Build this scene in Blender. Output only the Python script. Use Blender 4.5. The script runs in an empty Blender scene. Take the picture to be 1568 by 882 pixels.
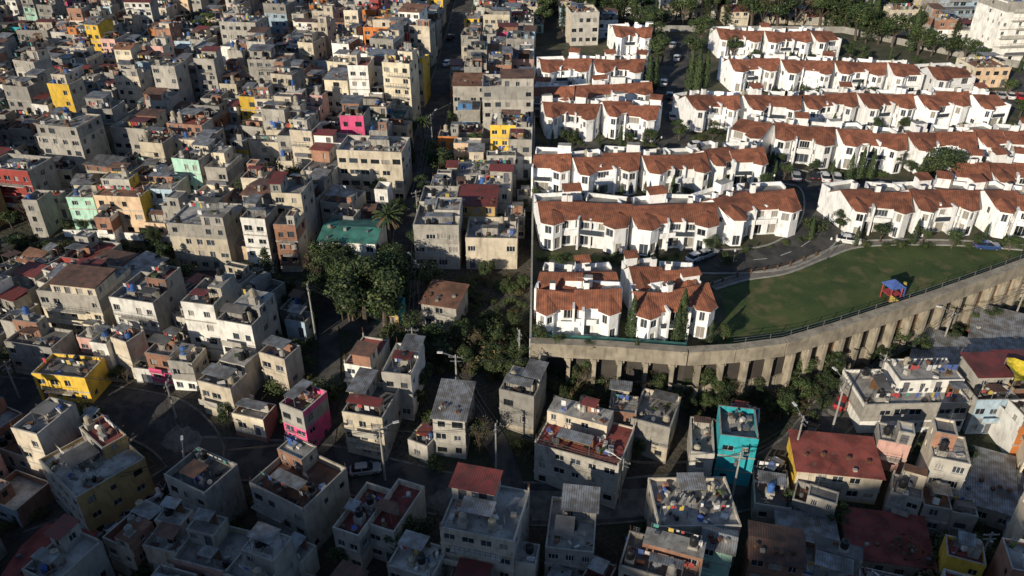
import bpy, math, random
import numpy as np
from mathutils import Vector, Matrix
rad=math.radians
RNG=random.Random(11)
# ---------------------------------------------------------------- survey camera + terrain
F=1231.0; CAMZ=83.0; PITCH=rad(32)
cp,sp=math.cos(PITCH),math.sin(PITCH)
YS=[-2000,60,75,85,92,120,160,200,300,500,2000]
ZS=[0,0,1.5,5,8,10.5,13.5,16.3,20.5,28,60]
def sst(t):
    t=max(0.0,min(1.0,t)); return t*t*(3-2*t)
def hlow(x,y):
    z=float(np.interp(y,YS,ZS))
    z-=4.0*sst((-x-15)/60.0)*sst((y-70)/30.0)
    z-=2.6*sst((x-15)/25.0)*sst((y-80)/12.0)*(1-sst((y-125)/30))
    z+=0.25*math.sin(x*.09+y*.05)
    if y<-30: z+=(116+4*math.sin(x*.05)+3*math.sin(x*.13+1)+2.5*math.sin(x*.31))*sst((-y-30)/170.0)   # unseen opposite valley side, added and its crest shaped to shade the foreground
    return z
def zc(x,y): return 13+0.05*(y-90)
def ray(u,v):
    dx=(u-784)/F; dy=(v-441)/F
    return dx, cp-sp*dy, -sp-cp*dy
def G(u,v):
    rx,ry,rz=ray(u,v); t=60.0
    while t<600:
        if CAMZ+t*rz<hlow(rx*t,ry*t): break
        t+=1.0
    a,b=t-1,t
    for _ in range(12):
        m=(a+b)/2
        if CAMZ+m*rz<hlow(rx*m,ry*m): b=m
        else: a=m
    return rx*b,ry*b,hlow(rx*b,ry*b),b
def GC(u,v):
    rx,ry,rz=ray(u,v); t=74.5/(.05*ry-rz)
    return rx*t,ry*t,CAMZ+rz*t,t
# ---------------------------------------------------------------- materials
MATS={}
def newmat(name):
    m=bpy.data.materials.new(name); m.use_nodes=True
    nt=m.node_tree; b=nt.nodes['Principled BSDF']; MATS[name]=m
    return m,nt,b
def mixc(nt,fac,a,b,mode='MIX'):
    n=nt.nodes.new('ShaderNodeMix'); n.data_type='RGBA'; n.blend_type=mode
    for idx,val in ((0,fac),(6,a),(7,b)):
        if hasattr(val,'is_output'): nt.links.new(val,n.inputs[idx])
        elif idx==0: n.inputs[0].default_value=val
        else: n.inputs[idx].default_value=(val[0],val[1],val[2],1)
    return n.outputs[2]
def noise(nt,vec,scale,detail=4,lo=.35,hi=.65):
    n=nt.nodes.new('ShaderNodeTexNoise'); n.inputs['Scale'].default_value=scale; n.inputs['Detail'].default_value=detail
    nt.links.new(vec,n.inputs['Vector'])
    r=nt.nodes.new('ShaderNodeMapRange'); r.inputs[1].default_value=lo; r.inputs[2].default_value=hi
    nt.links.new(n.outputs[0],r.inputs[0]); return r.outputs[0]
def coords(nt,world=False):
    if world:
        g=nt.nodes.new('ShaderNodeNewGeometry'); return g.outputs['Position']
    tc=nt.nodes.new('ShaderNodeTexCoord'); oi=nt.nodes.new('ShaderNodeObjectInfo')
    a=nt.nodes.new('ShaderNodeVectorMath'); a.operation='ADD'
    nt.links.new(tc.outputs['Object'],a.inputs[0]); nt.links.new(oi.outputs['Location'],a.inputs[1])
    return a.outputs[0]
def mapv(nt,vec,sc):
    m=nt.nodes.new('ShaderNodeMapping'); m.inputs['Scale'].default_value=sc
    nt.links.new(vec,m.inputs['Vector']); return m.outputs[0]
def bump(nt,b,h,strength,dist):
    n=nt.nodes.new('ShaderNodeBump'); n.inputs['Strength'].default_value=strength; n.inputs['Distance'].default_value=dist
    nt.links.new(h,n.inputs['Height']); nt.links.new(n.outputs[0],b.inputs['Normal'])
def randmul(nt,col,lo=.75,hi=1.12):
    oi=nt.nodes.new('ShaderNodeObjectInfo'); r=nt.nodes.new('ShaderNodeMapRange')
    r.inputs[3].default_value=lo; r.inputs[4].default_value=hi
    nt.links.new(oi.outputs['Random'],r.inputs[0])
    c=nt.nodes.new('ShaderNodeCombineXYZ')
    for i in range(3): nt.links.new(r.outputs[0],c.inputs[i])
    return mixc(nt,1.0,col,c.outputs[0],'MULTIPLY')
def sc3(c,k): return (min(1,c[0]*k),min(1,c[1]*k),min(1,c[2]*k))
def wallmat(name,c,dirt=.45,block=False,rough=.9):
    m,nt,b=newmat(name); v=coords(nt)
    n1=noise(nt,v,.5,4); col=mixc(nt,n1,sc3(c,1-dirt*.45),sc3(c,1.06))
    n2=noise(nt,mapv(nt,v,(1.6,1.6,.5)),1.0,5,.5,.82)
    col=mixc(nt,n2,col,sc3((c[0]*.5+.03,c[1]*.48+.03,c[2]*.45+.03),1-dirt*.4))
    if block:
        tc=nt.nodes.new('ShaderNodeTexCoord'); s=nt.nodes.new('ShaderNodeSeparateXYZ'); nt.links.new(tc.outputs['Object'],s.inputs[0])
        a=nt.nodes.new('ShaderNodeMath'); nt.links.new(s.outputs[0],a.inputs[0]); nt.links.new(s.outputs[1],a.inputs[1])
        cx=nt.nodes.new('ShaderNodeCombineXYZ'); nt.links.new(a.outputs[0],cx.inputs[0]); nt.links.new(s.outputs[2],cx.inputs[1])
        br=nt.nodes.new('ShaderNodeTexBrick'); nt.links.new(cx.outputs[0],br.inputs['Vector'])
        br.inputs['Scale'].default_value=1.0; br.inputs['Brick Width'].default_value=.42; br.inputs['Row Height'].default_value=.22
        br.inputs['Mortar Size'].default_value=.02
        br.inputs['Color1'].default_value=(1,1,1,1); br.inputs['Color2'].default_value=(.78,.78,.78,1); br.inputs['Mortar'].default_value=(.6,.6,.6,1)
        col=mixc(nt,.8,col,br.outputs['Color'],'MULTIPLY')
    col=randmul(nt,col,.74,1.15)
    nt.links.new(col,b.inputs['Base Color']); b.inputs['Roughness'].default_value=rough
def plain(name,c,rough=.6,metal=0,var=True):
    m,nt,b=newmat(name); v=coords(nt)
    col=mixc(nt,noise(nt,v,3,2),sc3(c,.7),c)
    if var: col=randmul(nt,col,.8,1.1)
    nt.links.new(col,b.inputs['Base Color']); b.inputs['Roughness'].default_value=rough; b.inputs['Metallic'].default_value=metal
def sheet(name,c,c2,rough=.5,metal=.4,per=.3,rl=.75):
    m,nt,b=newmat(name); v=coords(nt)
    tc=nt.nodes.new('ShaderNodeTexCoord')
    col=mixc(nt,noise(nt,v,1.1,5,.38,.62),c,c2)
    col=mixc(nt,noise(nt,v,.35,3,.5,.7),col,sc3(c2,.6))
    w=nt.nodes.new('ShaderNodeTexWave'); w.inputs['Scale'].default_value=1/per*.33; w.inputs['Distortion'].default_value=.3
    nt.links.new(tc.outputs['Object'],w.inputs['Vector'])
    col=mixc(nt,.45,col,mixc(nt,w.outputs['Fac'],(.35,.35,.35),(1,1,1)),'MULTIPLY')
    nt.links.new(randmul(nt,col,rl,1.12),b.inputs['Base Color']); b.inputs['Roughness'].default_value=rough; b.inputs['Metallic'].default_value=metal
    bump(nt,b,w.outputs['Fac'],.6,.04)
def roofmat(name,c):
    m,nt,b=newmat(name); v=coords(nt)
    col=mixc(nt,noise(nt,v,.45,5,.38,.62),sc3(c,.55),sc3(c,1.15))
    col=mixc(nt,noise(nt,v,2.2,4,.57,.74),col,(.12,.11,.10))
    nt.links.new(randmul(nt,col,.7,1.2),b.inputs['Base Color']); b.inputs['Roughness'].default_value=.92
WALLC=dict(conc=(.44,.415,.37),conc2=(.31,.295,.27),cream=(.67,.59,.45),white=(.84,.82,.77),beige=(.56,.49,.385),
 yellow=(.74,.48,.06),ochre=(.56,.38,.16),orange=(.58,.2,.05),pink=(.72,.10,.24),teal=(.03,.48,.55),blue=(.09,.24,.50),
 mint=(.40,.64,.52),purple=(.25,.16,.33),green=(.1,.3,.14),rose=(.60,.36,.31),skyb=(.40,.52,.62),maroon=(.36,.06,.05),peach=(.66,.48,.32))
for k,c in WALLC.items(): wallmat('wall_'+k,c)
wallmat('wall_block',(.42,.395,.35),.5,True); wallmat('wall_brick',(.38,.2,.135),.5,True)
wallmat('stucco',(.88,.88,.88),.08)
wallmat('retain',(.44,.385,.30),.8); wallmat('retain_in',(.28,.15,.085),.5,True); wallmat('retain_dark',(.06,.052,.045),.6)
for k,c in dict(roof_grey=(.35,.335,.31),roof_lite=(.50,.48,.445),roof_dark=(.14,.135,.13),roof_red=(.25,.06,.048),roof_rust=(.24,.115,.07),roof_green=(.04,.17,.14)).items(): roofmat(k,c)
sheet('sheet_metal',(.40,.42,.44),(.24,.22,.2)); sheet('sheet_rust',(.24,.12,.08),(.14,.09,.07),.8,.1); sheet('sheet_red',(.28,.055,.05),(.18,.06,.05),.6,.1); sheet('sheet_teal',(.06,.26,.28),(.05,.2,.2),.5,.1)
sheet('tile',(.39,.14,.075),(.25,.095,.055),.9,0,.36,.66)
plain('frame_w',(.7,.7,.7)); plain('frame_d',(.06,.06,.06)); plain('wood',(.16,.09,.05)); plain('door_m',(.13,.13,.15))
plain('tank_black',(.02,.02,.022),.4); plain('tank_beige',(.42,.37,.28),.6); plain('tank_blue',(.05,.14,.4),.5); plain('steel',(.35,.35,.36),.4,.6)
plain('rust',(.14,.06,.035),.8); plain('tarp_blue',(.02,.18,.62),.5); plain('tarp_yellow',(.70,.54,.04),.6)
for k,c in dict(c1=(.7,.7,.7),c2=(.5,.07,.07),c3=(.08,.15,.45),c4=(.6,.45,.1),c5=(.1,.35,.3),c6=(.45,.2,.4)).items(): plain('cloth_'+k,c,.9)
def glassm(name,c,r): 
    m,nt,b=newmat(name); b.inputs['Base Color'].default_value=(*c,1); b.inputs['Roughness'].default_value=r
glassm('glass',(.018,.022,.028),.12); glassm('glass2',(.05,.06,.075),.2); glassm('curtain',(.28,.26,.23),.3)
def groundmat():
    m,nt,b=newmat('dirt'); v=coords(nt,True)
    col=mixc(nt,noise(nt,v,.12,6),(.04,.036,.03),(.12,.10,.075))
    col=mixc(nt,noise(nt,v,.06,4,.48,.58),col,(.035,.042,.018))
    col=mixc(nt,noise(nt,v,2.5,5,.4,.7),col,(.025,.025,.02))
    nt.links.new(col,b.inputs['Base Color']); b.inputs['Roughness'].default_value=.95
    bump(nt,b,noise(nt,v,1.5,6,.2,.8),.8,.3)
    for nm,c1,c2,s in (('lawn',(.026,.054,.011),(.07,.098,.024),.18),('garden',(.03,.044,.016),(.10,.085,.055),.3),('asphalt',(.035,.035,.037),(.068,.066,.062),.5),('paving',(.16,.145,.125),(.24,.21,.18),.6),('kerb',(.26,.25,.23),(.38,.37,.34),.6),('mark',(.5,.5,.47),(.75,.75,.72),2),('kerb_dark',(.10,.095,.09),(.2,.19,.17),.8)):
        m,nt,b=newmat(nm); v=coords(nt,True)
        col=mixc(nt,noise(nt,v,s,6,.35,.65),c1,c2)
        n=noise(nt,v,4,4,.3,.7); col=mixc(nt,.5,col,mixc(nt,n,(.45,.45,.45),(1.1,1.1,1.1)),'MULTIPLY')
        if nm=='lawn': col=mixc(nt,noise(nt,v,.35,3,.52,.70),col,(.12,.105,.045))
        if nm=='asphalt': col=mixc(nt,noise(nt,v,.25,4,.5,.6),col,(.08,.075,.066))
        nt.links.new(col,b.inputs['Base Color']); b.inputs['Roughness'].default_value=.95
        bump(nt,b,n,.5,.05)
groundmat()
def leafm(name,c1,c2):
    m,nt,b=newmat(name); v=coords(nt)
    col=mixc(nt,noise(nt,v,.9,2,.35,.65),c1,c2)
    nt.links.new(randmul(nt,col,.7,1.2),b.inputs['Base Color']); b.inputs['Roughness'].default_value=.7
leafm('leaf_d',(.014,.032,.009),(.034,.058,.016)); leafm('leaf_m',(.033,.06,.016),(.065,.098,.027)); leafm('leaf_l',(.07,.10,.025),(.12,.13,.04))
leafm('leaf_b',(.08,.055,.03),(.15,.095,.045)); leafm('bark',(.06,.045,.035),(.12,.09,.07))
# ---------------------------------------------------------------- mesh builder
class MB:
    def __init__(s): s.v=[]; s.f=[]; s.m=[]; s.slots={}
    def mi(s,mat):
        if mat not in s.slots: s.slots[mat]=len(s.slots)
        return s.slots[mat]
    def poly(s,pts,mat):
        n=len(s.v); s.v.extend(pts); s.f.append(tuple(range(n,n+len(pts)))); s.m.append(s.mi(mat))
    def box(s,x0,x1,y0,y1,z0,z1,mat,top=None,ang=0,c=None):
        P=[(x0,y0,z0),(x1,y0,z0),(x1,y1,z0),(x0,y1,z0),(x0,y0,z1),(x1,y0,z1),(x1,y1,z1),(x0,y1,z1)]
        if ang:
            if c is None: c=((x0+x1)/2,(y0+y1)/2)
            ca,sa=math.cos(ang),math.sin(ang)
            P=[(c[0]+(p[0]-c[0])*ca-(p[1]-c[1])*sa,c[1]+(p[0]-c[0])*sa+(p[1]-c[1])*ca,p[2]) for p in P]
        n=len(s.v); s.v.extend(P); k=s.mi(mat); kt=s.mi(top) if top else k
        for q in ((0,1,5,4),(1,2,6,5),(2,3,7,6),(3,0,4,7),(3,2,1,0)): s.f.append(tuple(n+i for i in q)); s.m.append(k)
        s.f.append((n+4,n+5,n+6,n+7)); s.m.append(kt)
    def slab(s,quad,th,mat):
        q2=[(p[0],p[1],p[2]-th) for p in quad]; n=len(s.v); s.v.extend(list(quad)+q2); k=s.mi(mat)
        for q in ((0,1,2,3),(7,6,5,4),(0,4,5,1),(1,5,6,2),(2,6,7,3),(3,7,4,0)): s.f.append(tuple(n+i for i in q)); s.m.append(k)
    def tube(s,a,b,r0,r1,n,mat,cap=True):
        a=Vector(a); b=Vector(b); d=(b-a)
        if d.length<1e-6: return
        d.normalize(); up=Vector((0,0,1)) if abs(d.z)<.9 else Vector((1,0,0))
        x=d.cross(up).normalized(); y=x.cross(d); k=s.mi(mat); o=len(s.v)
        for c,r in ((a,r0),(b,r1)):
            for i in range(n):
                t=2*math.pi*i/n; s.v.append(tuple(c+x*(r*math.cos(t))+y*(r*math.sin(t))))
        for i in range(n):
            j=(i+1)%n; s.f.append((o+i,o+n+i,o+n+j,o+j)); s.m.append(k)
        if cap:
            s.f.append(tuple(o+i for i in range(n))); s.m.append(k); s.f.append(tuple(o+n+i for i in reversed(range(n)))); s.m.append(k)
    def tinaco(s,x,y,z,mat,r=.48):
        s.tube((x,y,z),(x,y,z+.95),r,r,10,mat); s.tube((x,y,z+.95),(x,y,z+1.15),r,r*.55,10,mat); s.tube((x,y,z+1.15),(x,y,z+1.25),r*.3,r*.28,8,mat)
    def obj(s,name,loc=(0,0,0),rot=0):
        me=bpy.data.meshes.new(name); me.from_pydata(s.v,[],s.f)
        for k in s.slots: me.materials.append(MATS[k])
        me.polygons.foreach_set('material_index',s.m); me.update()
        o=bpy.data.objects.new(name,me); o.location=loc; o.rotation_euler=(0,0,rot)
        bpy.context.scene.collection.objects.link(o); return o
GL=['glass']*5+['glass2']*3+['curtain']*2
def facade(mb,p0,p1,z0,z1,wall,bays,wprob,rng,ww=1.3,wh=1.15,sill=.9,door=0,frame='frame_w',sillm=None,rec=.16,mull=1,glasses=GL):
    dx,dy=p1[0]-p0[0],p1[1]-p0[1]; L=math.hypot(dx,dy); dx/=L; dy/=L; nx,ny=dy,-dx
    def P(a,z,o=0): return (p0[0]+dx*a+nx*o,p0[1]+dy*a+ny*o,z)
    cw=L/bays
    for i in range(bays):
        a0,a1=i*cw,(i+1)*cw
        if rng.random()<door: w,h,sl=min(1.0,cw*.8),2.0,.02; g='door_m'
        elif rng.random()<wprob: w,h,sl=min(ww*rng.uniform(.7,1.25),cw*.8),wh*rng.uniform(.85,1.1),sill; g=rng.choice(glasses)
        else:
            mb.poly([P(a0,z0),P(a1,z0),P(a1,z1),P(a0,z1)],wall); continue
        h=min(h,z1-z0-sl-.15)
        c=(a0+a1)/2+rng.uniform(-.1,.1)*(cw-w); b0,b1=c-w/2,c+w/2; y0,y1=z0+sl,z0+sl+h
        mb.poly([P(a0,z0),P(b0,z0),P(b0,z1),P(a0,z1)],wall); mb.poly([P(b1,z0),P(a1,z0),P(a1,z1),P(b1,z1)],wall)
        mb.poly([P(b0,z0),P(b1,z0),P(b1,y0),P(b0,y0)],wall); mb.poly([P(b0,y1),P(b1,y1),P(b1,z1),P(b0,z1)],wall)
        r=-rec
        mb.poly([P(b0,y0),P(b1,y0),P(b1,y0,r),P(b0,y0,r)],wall); mb.poly([P(b0,y1,r),P(b1,y1,r),P(b1,y1),P(b0,y1)],wall)
        mb.poly([P(b0,y0),P(b0,y0,r),P(b0,y1,r),P(b0,y1)],wall); mb.poly([P(b1,y0,r),P(b1,y0),P(b1,y1),P(b1,y1,r)],wall)
        mb.poly([P(b0,y0,r),P(b1,y0,r),P(b1,y1,r),P(b0,y1,r)],g)
        if g!='door_m':
            fr=.05; q=r+.03
            for k in range(1,mull+1):
                m=b0+(b1-b0)*k/(mull+1); mb.poly([P(m-fr/2,y0,q),P(m+fr/2,y0,q),P(m+fr/2,y1,q),P(m-fr/2,y1,q)],frame)
            for (A0,A1,B0,B1) in ((b0,b1,y0,y0+fr),(b0,b1,y1-fr,y1),(b0,b0+fr,y0+fr,y1-fr),(b1-fr,b1,y0+fr,y1-fr)):
                mb.poly([P(A0,B0,q),P(A1,B0,q),P(A1,B1,q),P(A0,B1,q)],frame)
            if sillm:
                o=len(mb.v); k=mb.mi(sillm)
                for z in (y0-.1,y0-.01):
                    for (a,of) in ((b0-.1,-.05),(b0-.1,.09),(b1+.1,.09),(b1+.1,-.05)): mb.v.append(P(a,z,of))
                for qd in ((0,3,2,1),(4,5,6,7),(1,2,6,5),(0,1,5,4),(2,3,7,6)): mb.f.append(tuple(o+t for t in qd)); mb.m.append(k)
def block(mb,x0,x1,y0,y1,z0,n,sh,fm,sm,rng,roof,par=.7,topwall=None,wp=(.85,.3,.4,.3),ww=1.3,door=0,found=0,bands=True):
    mullr=rng.choice([1,1,2])
    for s in range(n):
        a=z0+s*sh; b=a+sh
        f2,s2=(topwall,topwall) if (topwall and s==n-1) else (fm,sm)
        nb=max(1,int(round((x1-x0)/2.2))); nd=max(1,int(round((y1-y0)/2.6)))
        rs=rng.random(); fr=rng.choice(['frame_w','frame_w','frame_d'])
        facade(mb,(x0,y0),(x1,y0),a,b,f2,nb,wp[0],rng,ww,1.05,.8,door=door if s==0 else 0,sillm='wall_conc' if rng.random()<.4 else None,mull=mullr,frame=fr)
        facade(mb,(x1,y0),(x1,y1),a,b,s2,nd,wp[1],rng,ww*.8,1.0,.85,frame=fr)
        facade(mb,(x1,y1),(x0,y1),a,b,s2,nb,wp[2],rng,ww*.8)
        facade(mb,(x0,y1),(x0,y0),a,b,s2,nd,wp[3],rng,ww*.8,1.0,.85,frame=fr)
        if bands and (s>0): mb.box(x0-.07,x1+.07,y0-.07,y0+.1,a-.1,a+.12,'wall_conc' if rs<.6 else f2)
    if found: 
        for q in (((x0,y0),(x1,y0)),((x1,y0),(x1,y1)),((x1,y1),(x0,y1)),((x0,y1),(x0,y0))):
            mb.poly([(q[0][0],q[0][1],z0-found),(q[1][0],q[1][1],z0-found),(q[1][0],q[1][1],z0),(q[0][0],q[0][1],z0)],sm)
    z=z0+n*sh; t=.16
    mb.poly([(x0,y0,z),(x1,y0,z),(x1,y1,z),(x0,y1,z)],roof)
    if par>0:
        pm=topwall or fm
        mb.box(x0-.03,x1+.03,y0-.03,y0+t,z-.12,z+par,pm,'wall_conc'); mb.box(x0-.03,x1+.03,y1-t,y1+.03,z-.12,z+par,sm,'wall_conc')
        mb.box(x0-.03,x0+t,y0+t,y1-t,z-.12,z+par*.97,sm,'wall_conc'); mb.box(x1-t,x1+.03,y0+t,y1-t,z-.12,z+par*.97,sm,'wall_conc')
    return z
CL=['cloth_c1','cloth_c1','cloth_c2','cloth_c3','cloth_c4','cloth_c5','cloth_c1']
JUNK=['wood','door_m','rust','wall_block','wall_conc','wall_conc2','sheet_metal','tank_black','roof_dark','steel','sheet_rust','wall_conc','roof_lite','cloth_c1','leaf_m','wall_brick','wall_white','cloth_c3']
def clutter(mb,x0,x1,y0,y1,z,rng,dens=1.0):
    if x1-x0<1.2 or y1-y0<1.2: return
    U=lambda m=.5:(rng.uniform(x0+m,x1-m),rng.uniform(y0+m,y1-m))
    A=(x1-x0)*(y1-y0)
    for _ in range(int(rng.uniform(.8,2.8)*A/5.5*dens)):
        x,y=U(.3); a=rng.uniform(.1,.38); b=rng.uniform(.1,.55); 
        mb.box(x-a,x+a,y-b,y+b,z+.005,z+rng.uniform(.08,.8),rng.choice(JUNK),ang=rng.uniform(0,3))
    for _ in range(int(dens*A/11)):
        x,y=U(.3); a=rng.uniform(0,3.1); L=rng.uniform(.6,1.6); mb.tube((x,y,z+.15),(x+L*math.cos(a),y+L*math.sin(a),z+rng.uniform(.15,.9)),.05,.05,4,rng.choice(['wood','steel','rust']))
    for _ in range(rng.choice([0,1,1,1,2])):
        if A<5: break
        x,y=U(.6); k=rng.choice(['tank_black','tank_black','tank_black','tank_black','tank_beige','tank_beige','wall_conc2','tank_blue'])
        hz=rng.choice([.05,.4,.9,1.3]); mb.box(x-.55,x+.55,y-.55,y+.55,z+.004,z+hz,'wall_block'); mb.tinaco(x,y,z+hz+.003,k)
    if rng.random()<.5*dens and x1-x0>2.6:
        y=rng.uniform(y0+.4,y1-.4); 
        for x in (x0+.3,x1-.3): mb.tube((x,y,z),(x,y,z+1.9),.03,.03,4,'steel')
        mb.tube((x0+.3,y,z+1.8),(x1-.3,y,z+1.8),.012,.012,3,'steel')
        x=x0+.5
        while x<x1-1:
            w=rng.uniform(.3,.7); h=rng.uniform(.4,1.0)
            if rng.random()<.7: mb.poly([(x,y,z+1.8),(x+w,y,z+1.8),(x+w,y+.08,z+1.8-h),(x,y+.05,z+1.8-h)],rng.choice(CL))
            x+=w+rng.uniform(.05,.4)
    if rng.random()<.7*dens and x1-x0>2.2 and y1-y0>2.0:
        w=rng.uniform(1.6,min(4.8,x1-x0-.3)); d=rng.uniform(1.4,min(4.2,y1-y0-.3)); x=rng.uniform(x0,x1-w); y=rng.uniform(y0,y1-d)
        h=rng.uniform(1.9,2.3); sl=rng.uniform(-.4,.4); m=rng.choice(['sheet_metal','sheet_metal','sheet_metal','sheet_metal','sheet_rust','sheet_red','roof_dark'])
        mb.slab([(x,y,z+h),(x+w,y,z+h),(x+w,y+d,z+h+sl),(x,y+d,z+h+sl)],.05,m)
        for px,py in ((x+.1,y+.1),(x+w-.1,y+.1),(x+.1,y+d-.1),(x+w-.1,y+d-.1)): mb.tube((px,py,z),(px,py,z+h+(sl if py>y+1 else 0)-.05),.05,.05,4,'steel')
        if rng.random()<.6: mb.box(x+.05,x+w-.05,y+d-.2,y+d-.08,z+.003,z+h*.8,rng.choice(['wall_block','sheet_metal','wood','wall_brick']))
    if rng.random()<.35:
        x,y=U(.5); mb.tube((x,y,z),(x,y,z+1.0),.03,.03,4,'steel'); mb.tube((x,y,z+1.0),(x+.12,y-.12,z+1.1),.08,.32,10,'steel')
    if rng.random()<.35:
        x,y=U(.4); hh=rng.uniform(2,3.2); mb.tube((x,y,z),(x,y,z+hh),.025,.02,4,'steel')
        for q in (.1,.35,.6): mb.tube((x-.4,y,z+hh-q),(x+.4,y,z+hh-q),.015,.015,3,'steel')
def rebar(mb,x0,x1,y0,y1,z,rng):
    for (x,y) in ((x0+.1,y0+.1),(x1-.1,y0+.1),(x1-.1,y1-.1),(x0+.1,y1-.1)):
        if rng.random()<.7:
            mb.box(x-.1,x+.1,y-.1,y+.1,z-.1,z+.9,'wall_conc2')
            for k in range(3):
                mb.tube((x+rng.uniform(-.08,.08),y+rng.uniform(-.08,.08),z+.9),(x+rng.uniform(-.12,.12),y+rng.uniform(-.12,.12),z+.9+rng.uniform(.5,1.1)),.018,.018,3,'rust',False)
def railing(mb,x0,x1,y,z):
    for hh in (.45,.9): mb.tube((x0,y,z+hh),(x1,y,z+hh),.025,.025,4,'frame_d')
    n=max(2,int((x1-x0)/.6))
    for i in range(n+1): x=x0+(x1-x0)*i/n; mb.tube((x,y,z),(x,y,z+.9),.02,.02,4,'frame_d')
FP=['conc']*15+['conc2']*4+['cream']*9+['white']*9+['beige']*12+['yellow','yellow','ochre','rose','rose','peach','peach','skyb','skyb','mint','maroon','orange','brick','brick','blue','pink']
SP=['wall_block']*8+['wall_conc']*6+['wall_conc2']*2+['wall_brick']*2+['wall_beige']*3
RP=['roof_grey']*8+['roof_lite']*6+['roof_dark']*3+['roof_red']*3+['roof_rust']*2
def house(loc,rot,w,d,n,fm=None,sm=None,rm=None,name=None,rng=RNG,top=None,sh=None,found=4.5,gable=None,wp=None,ww=1.2,par=None,cl=1.2):
    mb=MB(); sh=sh or rng.uniform(2.2,2.55)
    fm=fm or 'wall_'+rng.choice(FP)
    if sm is None: sm=rng.choice(SP) if rng.random()<.55 else fm
    rm=rm or rng.choice(RP)
    if par is None: par=rng.choice([.25,.5,.8,.9,1.0])
    x0,x1,y0,y1=-w/2,w/2,-d/2,d/2
    if wp is None: wp=(rng.uniform(.65,.95),rng.uniform(.15,.6),.5,rng.uniform(.1,.5))
    topwall=None
    if rng.random()<.26 and n>1: topwall=rng.choice(['wall_block','wall_block','wall_brick','wall_conc2'])
    if gable:
        z=block(mb,x0,x1,y0,y1,0,n,sh,fm,sm,rng,rm,0,None,wp,ww,.15,found)
        o=.3; hgt=rng.uniform(.4,1.0)
        if gable=='gable':
            mb.slab([(x0-o,y0-o,z-.05),(x1+o,y0-o,z-.05),(x1+o,0,z+hgt),(x0-o,0,z+hgt)],.1,rm); mb.slab([(x1+o,y1+o,z-.05),(x0-o,y1+o,z-.05),(x0-o,0,z+hgt+.003),(x1+o,0,z+hgt+.003)],.1,rm)
            mb.poly([(x0,y0,z),(x0,0,z+hgt-.1),(x0,y1,z)],fm); mb.poly([(x1,y0,z),(x1,y1,z),(x1,0,z+hgt-.1)],fm)
        else:
            mb.slab([(x0-o,y0-o,z+.15),(x1+o,y0-o,z+.15),(x1+o,y1+o,z+.15+hgt),(x0-o,y1+o,z+.15+hgt)],.1,rm)
            mb.poly([(x0,y0,z),(x0,y1,z+hgt),(x0,y1,z)],fm); mb.poly([(x1,y0,z),(x1,y1,z),(x1,y1,z+hgt)],fm)
        for _ in range(5):
            x=rng.uniform(x0+.5,x1-.5); y=rng.uniform(y0+.5,-.5); e=.15+hgt*(y-y0)/(d if gable=='shed' else d/2)
            mb.box(x-.25,x+.25,y-.2,y+.2,z+e-.1,z+e+.2+rng.random()*.25,rng.choice(['wood','door_m','wall_block','rust']),ang=rng.random())
    else:
        z=block(mb,x0,x1,y0,y1,0,n,sh,fm,sm,rng,rm,par,topwall,wp,ww,.2,found)
        if par<.4 and rng.random()<.5: railing(mb,x0+.1,x1-.1,y0+.08,z+par)
        ix0,ix1,iy0,iy1=x0+.2,x1-.2,y0+.2,y1-.2
        if top is None: top=rng.random()<.7
        if top and w>3.4 and d>3.4:
            fw=rng.uniform(.35,.8)*w; fd=rng.uniform(.35,.65)*d
            if rng.random()<.5: tx0,tx1=x0+.02,x0+fw
            else: tx0,tx1=x1-fw,x1-.02
            if rng.random()<.7: ty0,ty1=y1-fd,y1-.02
            else: ty0,ty1=y0+.02,y0+fd
            tm=rng.choice([fm,sm,'wall_block','wall_conc','wall_beige','wall_brick']); trm=rng.choice(RP)
            kind=rng.random()
            h2=rng.uniform(1.9,2.4)
            z2=block(mb,tx0,tx1,ty0,ty1,z+.002,1,h2,tm,sm,rng,trm,rng.choice([0,.2,.35]),None,(.7,.5,.3,.4),.9,.3,0,False)
            if kind<.35: 
                sl=rng.uniform(.1,.5); mb.slab([(tx0-.3,ty0-.4,z2+.35),(tx1+.3,ty0-.4,z2+.35),(tx1+.3,ty1+.2,z2+.35+sl),(tx0-.3,ty1+.2,z2+.35+sl)],.05,rng.choice(['sheet_metal','sheet_metal','sheet_rust','sheet_red']))
            else: clutter(mb,tx0+.3,tx1-.3,ty0+.3,ty1-.3,z2,rng,.6)
            if ty0>0-fd: clutter(mb,ix0,ix1,iy0,max(iy0+1,ty0-.2),z,rng) if ty1>y1-1 else clutter(mb,ix0,ix1,ty1+.2,iy1,z,rng)
            if tx0>x0+1 : clutter(mb,ix0,tx0-.2,iy0,iy1,z,rng,.5)
        else: clutter(mb,ix0,ix1,iy0,iy1,z,rng,cl)
        if rng.random()<.4: rebar(mb,x0,x1,y0,y1,z,rng)
        if rng.random()<.3 and n>1:
            for s in range(1,n):
                bx0=rng.uniform(x0,x0+w*.3); bx1=rng.uniform(x1-w*.4,x1); zz=s*sh
                mb.box(bx0,bx1,y0-.9,y0-.075,zz-.12,zz+.04,'wall_conc')
                if rng.random()<.5: railing(mb,bx0,bx1,y0-.85,zz+.04)
                else: mb.box(bx0,bx1,y0-.9,y0-.82,zz+.04,zz+.85,rng.choice([fm,'wall_conc','door_m']))
    return mb.obj(name or ('brick_house' if fm=='wall_brick' else 'flat_roof_house'),loc,rot)
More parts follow.
